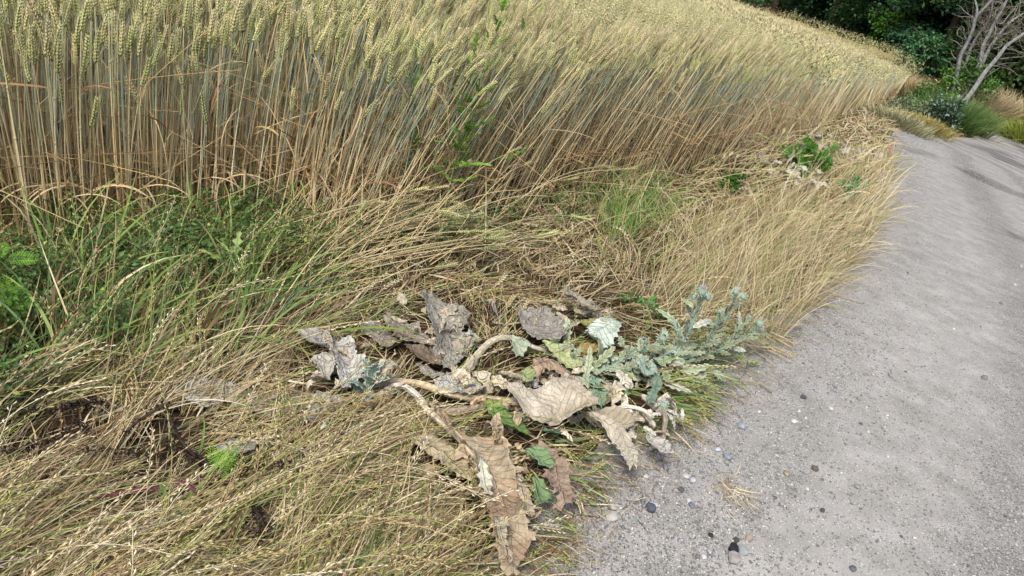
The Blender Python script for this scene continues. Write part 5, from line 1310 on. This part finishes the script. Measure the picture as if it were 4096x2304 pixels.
P = arc(np.column_stack([x, y, ground(x, y)]), rng.random(len(x)) * 6.28, R(50) + rng.random(len(x)) * .6, rng.random(len(x)) * .8, .08 + .12 * rng.random(len(x)), 4)
ch.append(tubes(P, np.full((len(x), 5), .0008), np.tile(lin((112, 96, 60)), (len(x), 5, 1)), 3))
tag(build('low_ground_cover', ch, M_leaf), kind='stuff')

# ------------------------------------------------------------------ stones
def rock(seed, flat=.6):
    g = np.random.default_rng(seed); import bmesh
    bm = bmesh.new(); bmesh.ops.create_icosphere(bm, subdivisions=3, radius=1); V = np.array([v.co[:] for v in bm.verts]); F = np.array([[v.index for v in f.verts] for f in bm.faces]); bm.free()
    for i in range(11):
        n = g.normal(0, 1, 3); n /= np.linalg.norm(n); h = .62 + .25 * g.random(); d = V @ n; V = V - np.where(d > h, d - h, 0)[:, None] * n
    V = V * np.array([1, .7 + .25 * g.random(), flat]) * (1 + .07 * (fbm(V[:, 0] * 3 + 9, V[:, 1] * 3 + V[:, 2] * 2, seed) - .5)[:, None]); return V, F
ROCKS = [rock(s, .5 + .1 * (s % 4)) for s in range(8)]
SG = 'loose stones on the gravel path'
def stone(label, px_, py_, rpx, col, k=0, group=SG, name='stone', cat='stone'):
    p = at(np.array(float(px_)), np.array(float(py_))); dp = depth_of(p); r_ = rpx * 1.25 * dp / FPX; V, F = ROCKS[k % 8]
    a = rng.random() * 6.28; c, s = math.cos(a), math.sin(a); V = V @ np.array([[c, s, 0], [-s, c, 0], [0, 0, 1]]) * r_
    cc = lin(col); C = cc * (.9 + .2 * fbm(V[:, 0] * 200, V[:, 1] * 200, k))[:, None]
    o = build(name, [(V, F, C)], M_stone, smooth=False, origin=(0, 0, 0)); o.location = (p[0], p[1], float(ground(p[0], p[1]) + pb(p[0], p[1])) + r_ * .38)
    return tag(o, label, cat, group)
G1 = (140, 134, 128); DK1 = (62, 62, 64); BL = (100, 106, 116); WH1 = (182, 180, 174); BR = (150, 134, 114)
for i, (lab, a, b_, r_, c) in enumerate([
    ('largest angular grey rock on the path at the bottom of the photo', *cP(415, 1350), 7.2, G1),
    ('grey rock touching the largest one from behind', *cP(478, 1290), 5.2, (136, 138, 136)),
    ('brownish dark pebble just above the black lump', *cP(432, 1212), 3.2, (70, 66, 62)),
    ('tan pebble right of the black lump', *cP(525, 1200), 3.8, BR),
    ('dark stone alone at the bottom centre of the path', *cP(1270, 1412), 3.8, (84, 86, 90)),
    ('dark angular pebble on the upper part of the near path', *cP(915, 180), 2.9, (74, 72, 78)),
    ('white faceted pebble on the path right of the grass tip', *cP(850, 355), 2.9, WH1),
    ('round grey pebble near the top of the near path', *cP(1140, 130), 2.2, (126, 130, 130)),
    ('small white pebble with a grey partner', *cP(1115, 260), 2.1, WH1),
    ('long grey pebble far up the path', *cP(1545, 20), 2.8, (130, 130, 126)),
    ('grey pebble near the right edge of the path', *cP(2225, 35), 3.0, (112, 112, 112)),
    ('dark brown flat pebble in the middle of the path', *cP(1000, 695), 3.2, (92, 82, 74)),
    ('olive brown rounded pebble beside the straw scrap', *cP(792, 728), 3.2, (142, 128, 102)),
    ('mauve grey pebble right of the straw scrap', *cP(760, 950), 3.1, (140, 132, 136)),
    ('half sunken grey pebble in the middle of the path', *cP(1305, 822), 3.0, (126, 124, 120)),
    ('black angular pebble low in the middle of the path', *cP(1055, 995), 2.4, (66, 66, 68)),
    ('white blue chip farthest left of the straw wisps', *cP(300, 558), 2.8, (176, 182, 196)),
    ('flat blue grey stone bedded in the path edge', *cP(365, 610), 4.0, (122, 128, 136)),
    ('whitish stone at the grass edge below the crumpled leaf', *cP(65, 750), 3.7, (172, 172, 166)),
    ('bluish white stone touching the whitish one', *cP(120, 778), 3.0, (164, 168, 172)),
    ('dark blue stone below the whitish stones', *cP(38, 845), 3.4, (74, 79, 88)),
    ('pale grey stone above a blue chip', *cP(90, 925), 3.0, (170, 168, 162)),
    ('blue chip under the pale grey stone', *cP(115, 960), 2.8, BL),
    ('blue grey stone among the grass tips by the path', *cP(465, 392), 3.6, (140, 146, 154)),
    ('dark pebble right of the straw scrap', *cP(710, 900), 2.2, (84, 88, 90)),
    ('pale stone at the bottom beside a brown one', *cP(200, 1330), 2.6, (180, 180, 182)),
    ('brown stone at the bottom beside the pale one', *cP(155, 1325), 2.6, (110, 98, 90)),
    ('long blue black stone, darkest in the stony edge', *c8((2105, 950))[0], 5.4, (74, 80, 90)),
    ('pale chip leaning on the long blue black stone', *c8((2150, 925))[0], 2.8, (170, 172, 170)),
    ('blue chip left of the long blue black stone', *c8((2050, 892))[0], 2.6, BL),
    ('large pale stone bedded in dust at the grass edge', *c8((1815, 1020))[0], 5.6, (164, 158, 148)),
    ('pale stone just above the large bedded one', *c8((1825, 945))[0], 3.8, (160, 154, 142)),
    ('greenish grey rounded stone in the dust', *c8((1980, 1055))[0], 2.8, (126, 138, 128)),
    ('blue chip below the large bedded stone', *c8((1900, 1095))[0], 2.4, BL),
    ('blue grey stone at the very bottom beside the grass', *c8((1520, 1365))[0], 2.8, (100, 110, 122)),
    ('grey wedge stone under the crumpled whitish leaf', *c8((2228, 632))[0], 3.6, (120, 120, 126)),
    ('small white stone near the tip of the rolled leaf', *c8((2075, 702))[0], 2.4, (186, 184, 178)),
    ]):
    stone(lab, a, b_, r_, c, i)
lump = stone('black clinker lump leaning on the largest grey rock', *cP(410, 1272), 5.2, (34, 34, 36), 3, name='clinker_lump', cat='clinker', group='black clinker lumps on the path')
lump2 = stone('small black clinker lump left of the largest rock', *cP(250, 1178), 2.8, (44, 44, 46), 5, name='clinker_lump', cat='clinker', group='black clinker lumps on the path')
for o in (lump, lump2):
    me = o.data; V = np.array([v.co[:] for v in me.vertices]); s_ = np.abs(V).max(); V = V * (1 + .5 * (fbm(V[:, 0] / s_ * 4 + 5, V[:, 1] / s_ * 4 + V[:, 2] / s_ * 5, 8, 2) - .5))[:, None]
    me.vertices.foreach_set('co', V.astype(np.float32).ravel())
for i in range(110):
    px_ = 600 + 430 * rng.random(); py_ = 250 + 330 * rng.random(); p = at(np.array(px_), np.array(py_))
    if not in_path(p[0], p[1]) or polydist(np.array(p[0]), np.array(p[1]), PLINE) < .06: continue
    k = int(rng.integers(0, 3)); c = [(96, 96, 98), (188, 184, 176), (140, 132, 120)][k]
    stone(['small dark pebble', 'small pale pebble', 'small brown grey pebble'][k] + ' on the ' + ('upper', 'middle', 'lower')[min(2, int((py_ - 250) / 110))] + ' part of the path, ' + ('near the grass edge', 'in the middle', 'toward the right side')[int(np.clip((px_ - 700) / 120, 0, 2))], px_, py_, .9 + .9 * rng.random(), tuple(np.array(c) * (.85 + .3 * rng.random())), i, group='scattered small pebbles on the path')

# fine gravel
def tinyrock(seed):
    g = np.random.default_rng(seed); V = np.array([[1, 0, 0], [-1, 0, 0], [0, 1, 0], [0, -1, 0], [0, 0, 1], [0, 0, -1.]]) * (.75 + .5 * g.random((6, 3))) + g.normal(0, .15, (6, 3))
    F = np.array([[0, 2, 4], [2, 1, 4], [1, 3, 4], [3, 0, 4], [2, 0, 5], [1, 2, 5], [3, 1, 5], [0, 3, 5]]); return V * [1, .8, .55], F, np.ones((6, 3))
n = 340000; u = rng.random(n); r = .8 * (14 / .8) ** u; a = R(-5) + rng.random(n) * R(65); x = r * np.sin(a); y = r * np.cos(a)
k = in_path(x, y) | (polydist(x, y, PLINE) < .10); x, y = x[k], y[k]; d = polydist(x, y, PLINE)
dens = .22 + .78 * path_col(x, y)[:, 1]; dens = np.where(d < .35, np.maximum(dens, .55), dens)
dens *= np.clip(fbm(x * 3, y * 3, 92) * 2 - .4, .15, 1)
k = rng.random(len(x)) < dens; x, y, d = x[k], y[k], d[k]; N = len(x); r = np.hypot(x, y)
sz = np.maximum(.0014 + .0042 * rng.random(N) ** 3.2, r * .0005) * np.where(d < .5, 1.2, 1)
pc = np.where(rng.random((N, 1)) < .5, lin((112, 111, 108)), lin((186, 182, 172))) * (.7 + .5 * rng.random((N, 1)))
dk = rng.random(N) < .10; pc = np.where(dk[:, None], lin((92, 93, 96)), pc) * .75 + lin((150, 147, 140)) * .25
sel = rng.integers(0, 4, N); ch = []
for t in range(4):
    m = sel == t; T_ = tinyrock(t); q = rng.normal(0, .15, (m.sum(), 3)) + [0, 0, 1]
    ch.append(scatter(T_, np.column_stack([x, y, ground(x, y) + pb(x, y) * (in_path(x, y)) + sz * .2])[m], basis(q), sz[m], pc[m]))
tag(build('fine_gravel', ch, M_stone), kind='stuff')
# straw wisps blown on the path
for i, (lab, a, b_, n_) in enumerate([('tangle of dry straw wisps lying on the gravel', *cP(400, 880), 60)]):
    p = at(np.array(a), np.array(b_)); s_ = (.035, .05)[i]; x = p[0] + rng.normal(0, s_ * .8, n_); y = p[1] + rng.normal(0, s_, n_)
    P = arc(np.column_stack([x, y, ground(x, y) + .012 + .012 * rng.random(n_)]), rng.random(n_) * 6.28, np.full(n_, .1), rng.random(n_) * .4, .03 + .06 * rng.random(n_), 5, .8, np.full(n_, .012))
    C = pick(STRAW, n_) * 1.05; o = build('straw_wisps', [ribbon(P, .001 + .0015 * rng.random(n_), C, C)], M_grass); tag(o, lab, 'straw')

# straw crumbs and dust litter strewn along the path edge
x, y = verge_samples(2, 1, 2); n = 60000; u = rng.random(n); r = .8 * (12 / .8) ** u; a = R(-8) + rng.random(n) * R(60); x = r * np.sin(a); y = r * np.cos(a)
d = polydist(x, y, PLINE); k = (rng.random(n) < np.exp(-(d / .09) ** 2) * .8) ; x, y = x[k], y[k]; N = len(x); r = np.hypot(x, y)
P = arc(np.column_stack([x, y, ground(x, y) + .012 + .006 * rng.random(N)]), rng.random(N) * 6.28, rng.random(N) * .2, rng.random(N) * .4, .01 + .05 * rng.random(N) ** 1.5, 3, .6, .012 + .008 * rng.random(N))
C = np.where(rng.random((N, 1)) < .4, pick(BROWN, N), pick(STRAW, N)) * .85
tag(build('edge_litter', [ribbon(P, np.maximum(.0012 + .001 * rng.random(N), r * .0005), C, C)], M_grass), kind='stuff')
# ------------------------------------------------------------------ pale rubble between the weeds
for i, (lab, a, r_, n_) in enumerate([('pale heap of withered thistle scraps right of the bushy weed', cW(1900, 290), .20, 46), ('pale heap of withered scraps in front of the bushy weed', cW(1500, 540), .14, 40)]):
    p = at(np.array(a[0]), np.array(a[1])); T = empty('withered_heap', (p[0], p[1], float(ground(p[0], p[1])))); tag(T, lab, 'dried leaves', 'pale withered heaps by the weeds'); ch = []
    b = np.array(T.location)
    for j in range(n_):
        q = np.array([rng.normal(0, r_ * .7), rng.normal(0, r_ * 1.3), .05 + .09 * rng.random()]); dv = rng.normal(0, 1, 3) * [1, 1, .3]; dv /= np.linalg.norm(dv); l = .06 + .07 * rng.random()
        V, F, C, UV = spiny(q, q + dv * l, l * .35, up=(rng.normal(0, .5), rng.normal(0, .5), 1), bend=.15 * rng.normal(), lobes=3, col=tuple(np.array([214, 206, 190]) * (.7 + .35 * rng.random())), edge=(206, 200, 186), seed=j); V[:, 2] += ground(b[0] + V[:, 0], b[1] + V[:, 1]) - b[2]
        ch.append((V, F, C))
    build('scraps', ch, M_leaf, T)

# ------------------------------------------------------------------ grass tufts and bushes round the foot of the dead tree
def tuft(label, px_, py_, rad_, h, col, n, seed, name='grass_tuft', cat='grass tuft', group=None, spread=.5, seedheads=0):
    global rng
    sv = rng; rng = np.random.default_rng(seed); p = at(np.array(float(px_)), np.array(float(py_))); gz_ = float(ground(p[0], p[1]))
    x = rng.normal(0, rad_ * .45, n); y = rng.normal(0, rad_ * .45, n); z = ground(p[0] + x, p[1] + y) - gz_
    a = np.arctan2(y, x) + rng.normal(0, .6, n); el = R(88) - .35 * spread * np.hypot(x, y) / rad_ - np.abs(rng.normal(0, .28, n))
    P = arc(np.column_stack([x, y, z]), a, el, .1 + .7 * rng.random(n), h * (.55 + .55 * rng.random(n)), 5)
    C = lin(col) * (.65 + .6 * rng.random((n, 1))); rr = float(np.hypot(p[0], p[1]))
    T = build(name, [ribbon(P, np.full(n, max(.004, rr * .0009)), C * .7, C * 1.1)], M_grass, origin=(0, 0, 0)); T.location = (p[0], p[1], gz_)
    rng = sv; return tag(T, label, cat, group)
def bush(label, px_, py_, rad_, h, col, n, ll, seed, name='bush', cat='bush', group=None, alt=None, world=None):
    global rng
    sv = rng; rng = np.random.default_rng(seed)
    p = at(np.array(float(px_)), np.array(float(py_))) if world is None else np.array([world[0], world[1], 0]); gz_ = float(ground(p[0], p[1]))
    T = empty(name, (p[0], p[1], gz_)); tag(T, label, cat, group); nc = max(6, n // 60)
    th = rng.random(nc) * 6.28; rr = rad_ * np.sqrt(rng.random(nc)); cz = h * (.15 + .8 * rng.random(nc)) * (1 - .5 * (rr / rad_) ** 2)
    cc = np.column_stack([rr * np.cos(th), rr * np.sin(th), cz]); k = rng.integers(0, nc, n)
    Q = cc[k] + rng.normal(0, 1, (n, 3)) * [rad_ * .2, rad_ * .2, h * .10]; Q[:, 2] = np.maximum(Q[:, 2], ground(p[0] + Q[:, 0], p[1] + Q[:, 1]) - gz_ + .02)
    C = lin(col) * (.6 + .5 * rng.random((nc, 1)))[k] * (.75 + .5 * rng.random((n, 1)))
    if alt is not None: m = rng.random(n) < .25; C = np.where(m[:, None], lin(alt), C)
    build('foliage', [leafquads(Q, rng.normal(0, 1, (n, 3)) + [0, 0, .3], ll * (.6 + .8 * rng.random(n)), ll * .55 * (.6 + .8 * rng.random(n)), C)], M_leaf, T)
    st = np.stack([np.zeros((nc, 3)), cc * .5 + rng.normal(0, .02, (nc, 3)), cc], 1)
    build('stem', [tubes(st, np.full((nc, 3), .008), np.tile(lin((90, 80, 60)), (nc, 3, 1)), 4)], M_bark, T)
    rng = sv; return T
bush('leafy green bush at the corner where the field meets the path', *cF(770, 860), .45, .85, (80, 118, 50), 2600, .07, 1)
bush('yellow green bush left of the dead tree trunks', *cF(1020, 760), .45, .5, (120, 130, 52), 1800, .07, 2)
bush('grey green fuzzy bush at the field corner', *cF(560, 980), .45, .55, (122, 136, 96), 2200, .05, 3)
bush('dark plant with white silvery leaves at the path bend', *cF(990, 1150), .26, .9, (64, 88, 56), 1300, .07, 4, name='silvery_plant', cat='plant', alt=(134, 156, 142))
tuft('bright green grass tuft at the path bend', *cF(1290, 1060), .65, .75, (112, 132, 72), 2600, 5, spread=.5)
tuft('green grass tuft left of the tan one', *cF(1120, 1060), .55, .7, (88, 116, 56), 1500, 15, spread=.5)
tuft('tan dry grass tuft right of the dead tree', *cF(1640, 1000), .55, 1.1, (184, 166, 130), 1500, 6)
tuft('yellowish low grass tuft left of the silvery plant', *cF(780, 1140), .4, .3, (168, 154, 88), 1300, 7)
tuft('pale grey green grass at the field corner by the path', *cF(330, 1060), .5, .3, (164, 160, 120), 1100, 8, spread=.9)
tuft('tan grass tuft beyond the green bush', *cF(640, 640), .6, .6, (180, 160, 112), 900, 18)
tuft('green grass on the far verge beyond the path', *cF(2000, 1040), .7, .7, (92, 124, 66), 1800, 9)
tuft('tan dry grass on the far verge', *cF(2230, 1080), .8, 1.0, (178, 164, 122), 1500, 10)
tuft('straw coloured grass on the far verge at the photo edge', *cF(2440, 1220), .8, .9, (168, 158, 112), 1500, 11)
tuft('yellow green grass on the far verge cut by the photo edge', *cF(2480, 1330), .6, .6, (150, 160, 70), 1500, 12)
for i, (a, b_) in enumerate([(846, 55), (862, 63), (878, 70), (893, 78), (906, 85), (918, 91), (925, 97)]):     # fringe behind the crest of the field
    pw = at(np.array(float(a)), np.array(float(b_)) + 6)
    tuft(('tan seed grass fringe behind the crest, %s clump' % ['highest', 'second highest', 'third highest', 'middle', 'third lowest', 'second lowest', 'lowest'][i]), a, b_ + 9, .8, .62, (160, 146, 110), 500, 30 + i, group='tan grass clumps behind the field crest')

# ------------------------------------------------------------------ the wood
def crown_mesh(name, seed, rad_, h, n, col, ll=.15):
    g = np.random.default_rng(seed); nc = 120
    u = g.random(nc); z = .0 + 1.0 * g.random(nc); th = g.random(nc) * 6.28
    prof = np.sin(np.pi * np.clip(z * .80 + .17, 0, 1)) ** .55; rr = rad_ * prof * (.62 + .38 * np.sqrt(u))
    cc = np.column_stack([rr * np.cos(th), rr * np.sin(th), h * z]); k = g.integers(0, nc, n)
    off = g.normal(0, 1, (n, 3)) * [.34, .34, .13] * (rad_ / 2.2)
    out_ = cc / (np.linalg.norm(cc[:, :2], axis=1, keepdims=True) + .1); off[:, 2] -= .18 * np.abs((off[:, :2] * out_[k, :2]).sum(1))
    Q = cc[k] + off; D = out_[k] * [1, 1, 0] + g.normal(0, .7, (n, 3)) + [0, 0, -.25]
    up = out_[k] * .5 + [0, 0, 1] + g.normal(0, .5, (n, 3))
    C = lin(col) * (.65 + .7 * g.random((nc, 1)))[k] * (.75 + .5 * g.random((n, 1)))
    l = ll * (.6 + .7 * g.random(n)); S0 = leafquads(Q, D, l, l * .62, C, up=up, fold=.1)
    o = build(name, [S0], M_leaf); me = o.data; bpy.data.objects.remove(o); return me
def trunk_mesh(seed, h, r_):
    g = np.random.default_rng(seed); ch = []
    P = np.array([[0, 0, -.3], [g.normal(0, .1), g.normal(0, .1), h * .35], [g.normal(0, .25), g.normal(0, .25), h * .8]])
    ch.append(rtube(P, [r_ * 1.3, r_, r_ * .3], (84, 74, 60), sides=8, ribs=3, rib=.06, n=6, seed=seed))
    for i in range(9):
        z = h * (.15 + .07 * i); a = g.random() * 6.28; l = 1.5 * (1 - .04 * i); b0 = np.array([0, 0, z]); e = b0 + np.array([math.cos(a) * l, math.sin(a) * l, .7])
        ch.append(rtube(np.array([b0, (b0 + e) / 2 + [0, 0, .15], e]), [r_ * .4, r_ * .25, r_ * .08], (84, 74, 60), sides=5, n=3, seed=i))
    o = build('trunk', ch, M_bark, smooth=True); me = o.data; bpy.data.objects.remove(o); return me
CR = [crown_mesh('crown', 1, 2.5, 8.0, 17000, (54, 84, 40)), crown_mesh('crown', 2, 2.3, 8.8, 17000, (44, 76, 42)), crown_mesh('crown', 3, 2.7, 7.4, 17000, (64, 88, 38)), crown_mesh('crown', 4, 2.2, 8.2, 16000, (48, 82, 54))]
TR = [trunk_mesh(1, 7.5, .16), trunk_mesh(2, 8, .14)]
row = [(1.5, 52), (5.0, 49), (8.0, 45.5), (10.6, 42), (12.6, 38.8), (14.2, 35.8), (15.4, 33), (16.6, 30.3), (17.6, 27.8), (18.4, 25.0), (19.0, 22.2), (20.0, 19.2), (21.5, 16), (24, 12.5)]
kinds = ['dark green', 'deep bluish green', 'yellowish green', 'cool green']
ords = ['first', 'second', 'third', 'fourth', 'fifth', 'sixth', 'seventh', 'eighth', 'ninth', 'tenth', 'eleventh', 'twelfth', 'thirteenth', 'fourteenth']
def tree(x, y, k, rz, s, label, group='trees of the dark wood behind the field'):
    T = empty('broadleaf_tree', (x, y, float(ground(x, y)) - .2), rz); T.scale = (s, s, s * (1 + .15 * rng.random())); tag(T, label, 'tree', group)
    for nm, me in (('crown', CR[k]), ('trunk', TR[k % 2])):
        c = bpy.data.objects.new(nm, me); COL.objects.link(c); c.parent = T
    return T
for i, (x, y) in enumerate(row):
    k = (i * 3 + i // 4) % 4
    tree(x, y, k, rng.random() * 6.28, .95 + .15 * rng.random(), '%s %s tree from the left in the front row of the wood' % (ords[i], kinds[k]))
for i, (x, y) in enumerate(row):
    for j, dd in enumerate((3.2, 6.6)):
        nx, ny = (.75, .66); k = (i + j * 2 + 1) % 4
        tree(x + nx * dd + rng.normal(0, .4), y + ny * dd + rng.normal(0, .6), k, rng.random() * 6.28, 1.15 + .25 * rng.random(), 'dim tree of the %s row of the wood behind the %s front tree' % (('second', 'third')[j], ords[i]), 'trees deep in the dark wood')
p = at(np.array(851.), np.array(60.)); 
def young(x, y, h, rad_, label, col, seed, n=3500):
    T = empty('young_tree', (x, y, float(ground(x, y)))); tag(T, label, 'tree')
    for nm, me in (('crown', crown_mesh('crown', seed, rad_, h, n, col, .13)), ('trunk', trunk_mesh(seed, h * .8, .05))):
        c = bpy.data.objects.new(nm, me); COL.objects.link(c); c.parent = T
young(13.6, 34.5, 2.6, .7, 'bright green young tree standing before the dark wood', (84, 128, 44), 51)
young(17.0, 27.4, 2.6, .8, 'small leafy sapling at the foot of the wood right of the dead tree', (80, 124, 50), 52)
young(13.6, 30.6, 1.4, .8, 'low blue green shrub at the wood edge left of the dead tree', (70, 112, 66), 53, 2200)
young(20.2, 24.0, 4.0, 1.3, 'yellow green young tree at the right edge of the wood', (104, 132, 40), 54)

# ------------------------------------------------------------------ the dead tree with many bare grey trunks
base = at(np.array(950.), np.array(118.)); dp = depth_of(base)
def cT(x, y): return (825 + x / 12.88, y / 12.88)
def tpl(rows, dd=0.0, dd1=None):
    n = len(rows); return np.array([atd(np.array(cT(a, b)[0]), np.array(cT(a, b)[1]), dp + (dd if dd1 is None else dd + (dd1 - dd) * i / (n - 1))) for i, (a, b) in enumerate(rows)])
org = base.copy(); org[2] = float(ground(org[0], org[1]))
T = empty('dead_tree', org); tag(T, 'bare dead tree with a fan of grey trunks at the bend of the path', 'tree')
BK = (118, 117, 114); PXM = dp / FPX
TRK = [
    ([(1560, 1430), (1640, 1130), (1710, 900), (1745, 720), (1830, 560), (1900, 390), (1945, 220), (2050, 110), (2160, -20), (2260, -160)], [2.6, 2.4, 2.2, 2.0, 1.9, 1.7, 1.6, 1.2, 1.0, .6], 0, -.4),
    ([(1600, 1440), (1700, 1000), (1810, 830), (1870, 640), (1960, 470), (2060, 330), (2130, 200), (2165, 0), (2190, -150)], [2.2, 2.0, 1.8, 1.6, 1.3, 1.1, 1.0, .8, .5], .4, .8),
    ([(1650, 1450), (1820, 1160), (1940, 930), (2010, 770), (2030, 600), (2120, 430), (2190, 280), (2290, 110), (2370, -60)], [2.8, 2.6, 2.4, 2.1, 1.7, 1.4, 1.2, 1.0, .7], 0, .2),
    ([(1680, 1450), (1900, 1170), (2060, 930), (2200, 770), (2330, 600), (2450, 510), (2600, 400), (2760, 250)], [2.6, 2.5, 2.3, 2.1, 1.8, 1.6, 1.3, .9], -.3, -1.0),
    ([(1900, 1000), (2010, 840), (2120, 620), (2220, 480), (2350, 320), (2460, 230), (2600, 150)], [1.9, 1.7, 1.5, 1.3, 1.1, .9, .6], .2, .8),
    ([(1945, 220), (1958, 110), (1925, -20), (1900, -120)], [1.1, .9, .7, .5], -.2, -.4),
]
for i, (rows, rd, d0, d1) in enumerate(TRK):
    build('trunk', [rtube(tpl(rows, d0, d1) - org, [r * PXM * (.85 if i == 3 else 1.05) for r in rd], tuple(np.array(BK) * (.9 + .06 * i)), sides=10, ribs=3, rib=.1, n=5, seed=i, colj=.1)], M_bark, T, smooth=True)
TW = [[(2140, 210), (2195, 175), (2200, 140), (2300, 50), (2340, -40)], [(2200, 290), (2280, 300), (2370, 190), (2440, 120), (2480, 50), (2600, 10)], [(2340, 310), (2400, 260), (2470, 120), (2490, 40)], [(1985, 285), (2045, 320), (2060, 420), (2010, 480)],
      [(2060, 420), (2150, 360), (2190, 340)], [(2040, 180), (2110, 240), (2150, 310)], [(2170, 860), (2300, 820), (2490, 805)], [(2250, 760), (2400, 742), (2563, 730), (2620, 720)], [(1905, 240), (1840, 215), (1740, 215), (1650, 180)],
      [(1915, 230), (1800, 150), (1750, 90), (1690, 60)], [(1820, 510), (1760, 490), (1705, 450), (1715, 380), (1750, 340)], [(1820, 510), (1790, 440), (1790, 370), (1760, 330)], [(1780, 620), (1690, 540), (1600, 500)], [(1740, 800), (1650, 720), (1620, 640)],
      [(1980, 1050), (2110, 960), (2250, 870)], [(2160, 630), (2260, 600), (2280, 540), (2210, 540)], [(2300, 620), (2400, 640), (2560, 680)], [(2130, 640), (2160, 560), (2130, 540)], [(1860, 800), (1900, 780), (1990, 770)], [(2290, 50), (2220, 20), (2190, 60)],
      [(2420, 500), (2500, 400), (2563, 400)], [(2190, 300), (2200, 400), (2180, 490)], [(2010, 600), (1990, 700), (1900, 860)], [(2160, 0), (2110, 60), (2000, 120)], [(2380, 330), (2440, 360), (2500, 420), (2620, 400)], [(1700, 900), (1640, 860), (1600, 800), (1500, 760)],
      [(1740, 1100), (1650, 1000), (1560, 960)], [(2240, 740), (2330, 690), (2440, 690)]]
for i, rows in enumerate(TW):
    d0 = rng.normal(0, .35); build('branch', [rtube(tpl(rows, d0, d0 + rng.normal(0, .4)) - org, [.55 * PXM, .4 * PXM, .2 * PXM], (124, 120, 112), sides=6, ribs=2, rib=.05, n=5, seed=i)], M_bark, T, smooth=True)
g = np.random.default_rng(77); ch = []
for i in range(240):       # fine twigs
    rows, rd, d0, d1 = TRK[g.integers(0, 5)]; k = g.integers(3, len(rows)); a = np.array(rows[k], float) + g.normal(0, 30, 2); th = g.normal(-.9, 1.1); l = 120 + 160 * g.random()
    b_ = a + l * np.array([math.cos(th), math.sin(th)]); c_ = b_ + l * .6 * np.array([math.cos(th + g.normal(0, .5)), math.sin(th + g.normal(0, .5))]); dz = d0 + g.normal(0, .3)
    ch.append(rtube(tpl([tuple(a), tuple(b_), tuple(c_)], dz, dz + g.normal(0, .6)) - org, [.32 * PXM, .2 * PXM, .1 * PXM], (112, 104, 90), sides=4, ribs=1, rib=0, n=3))
build('twigs', ch, M_bark, T)
# ivy round the foot of the dead tree, leafy shoots against the wood
def ivy(label, rows, n, spread, col, ll, seed):
    g = np.random.default_rng(seed); P = tpl(rows, 0, 0); C3 = catmull(P, 8); k = g.integers(0, len(C3), n); Q = C3[k] + g.normal(0, 1, (n, 3)) * spread; o_ = P[0].copy(); o_[2] = float(ground(o_[0], o_[1]))
    Tt = empty('climbing_shrub', o_); tag(Tt, label, 'shrub'); l = ll * (.6 + .7 * g.random(n)); C = lin(col) * (.6 + .7 * g.random((n, 1)))
    build('foliage', [leafquads(Q - o_, g.normal(0, 1, (n, 3)), l, l * .7, C)], M_leaf, Tt)
    build('stem', [rtube(C3[::4] - o_, [.02, .012, .006], (80, 72, 56), sides=6, n=3)], M_bark, Tt)
ivy('green ivy climbing the lower left trunks of the dead tree', [(1560, 1420), (1580, 1250), (1600, 1100), (1620, 1000)], 700, .16, (86, 124, 40), .10, 5)
ivy('green shrub growing up between the dead trunks', [(1800, 1380), (1850, 1150), (1830, 950), (1880, 860)], 600, .16, (74, 110, 44), .10, 6)
ivy('leafy shoots right of the dead trunks', [(1900, 1420), (1990, 1250), (2030, 1120), (2040, 1020)], 800, .2, (82, 124, 48), .10, 7)
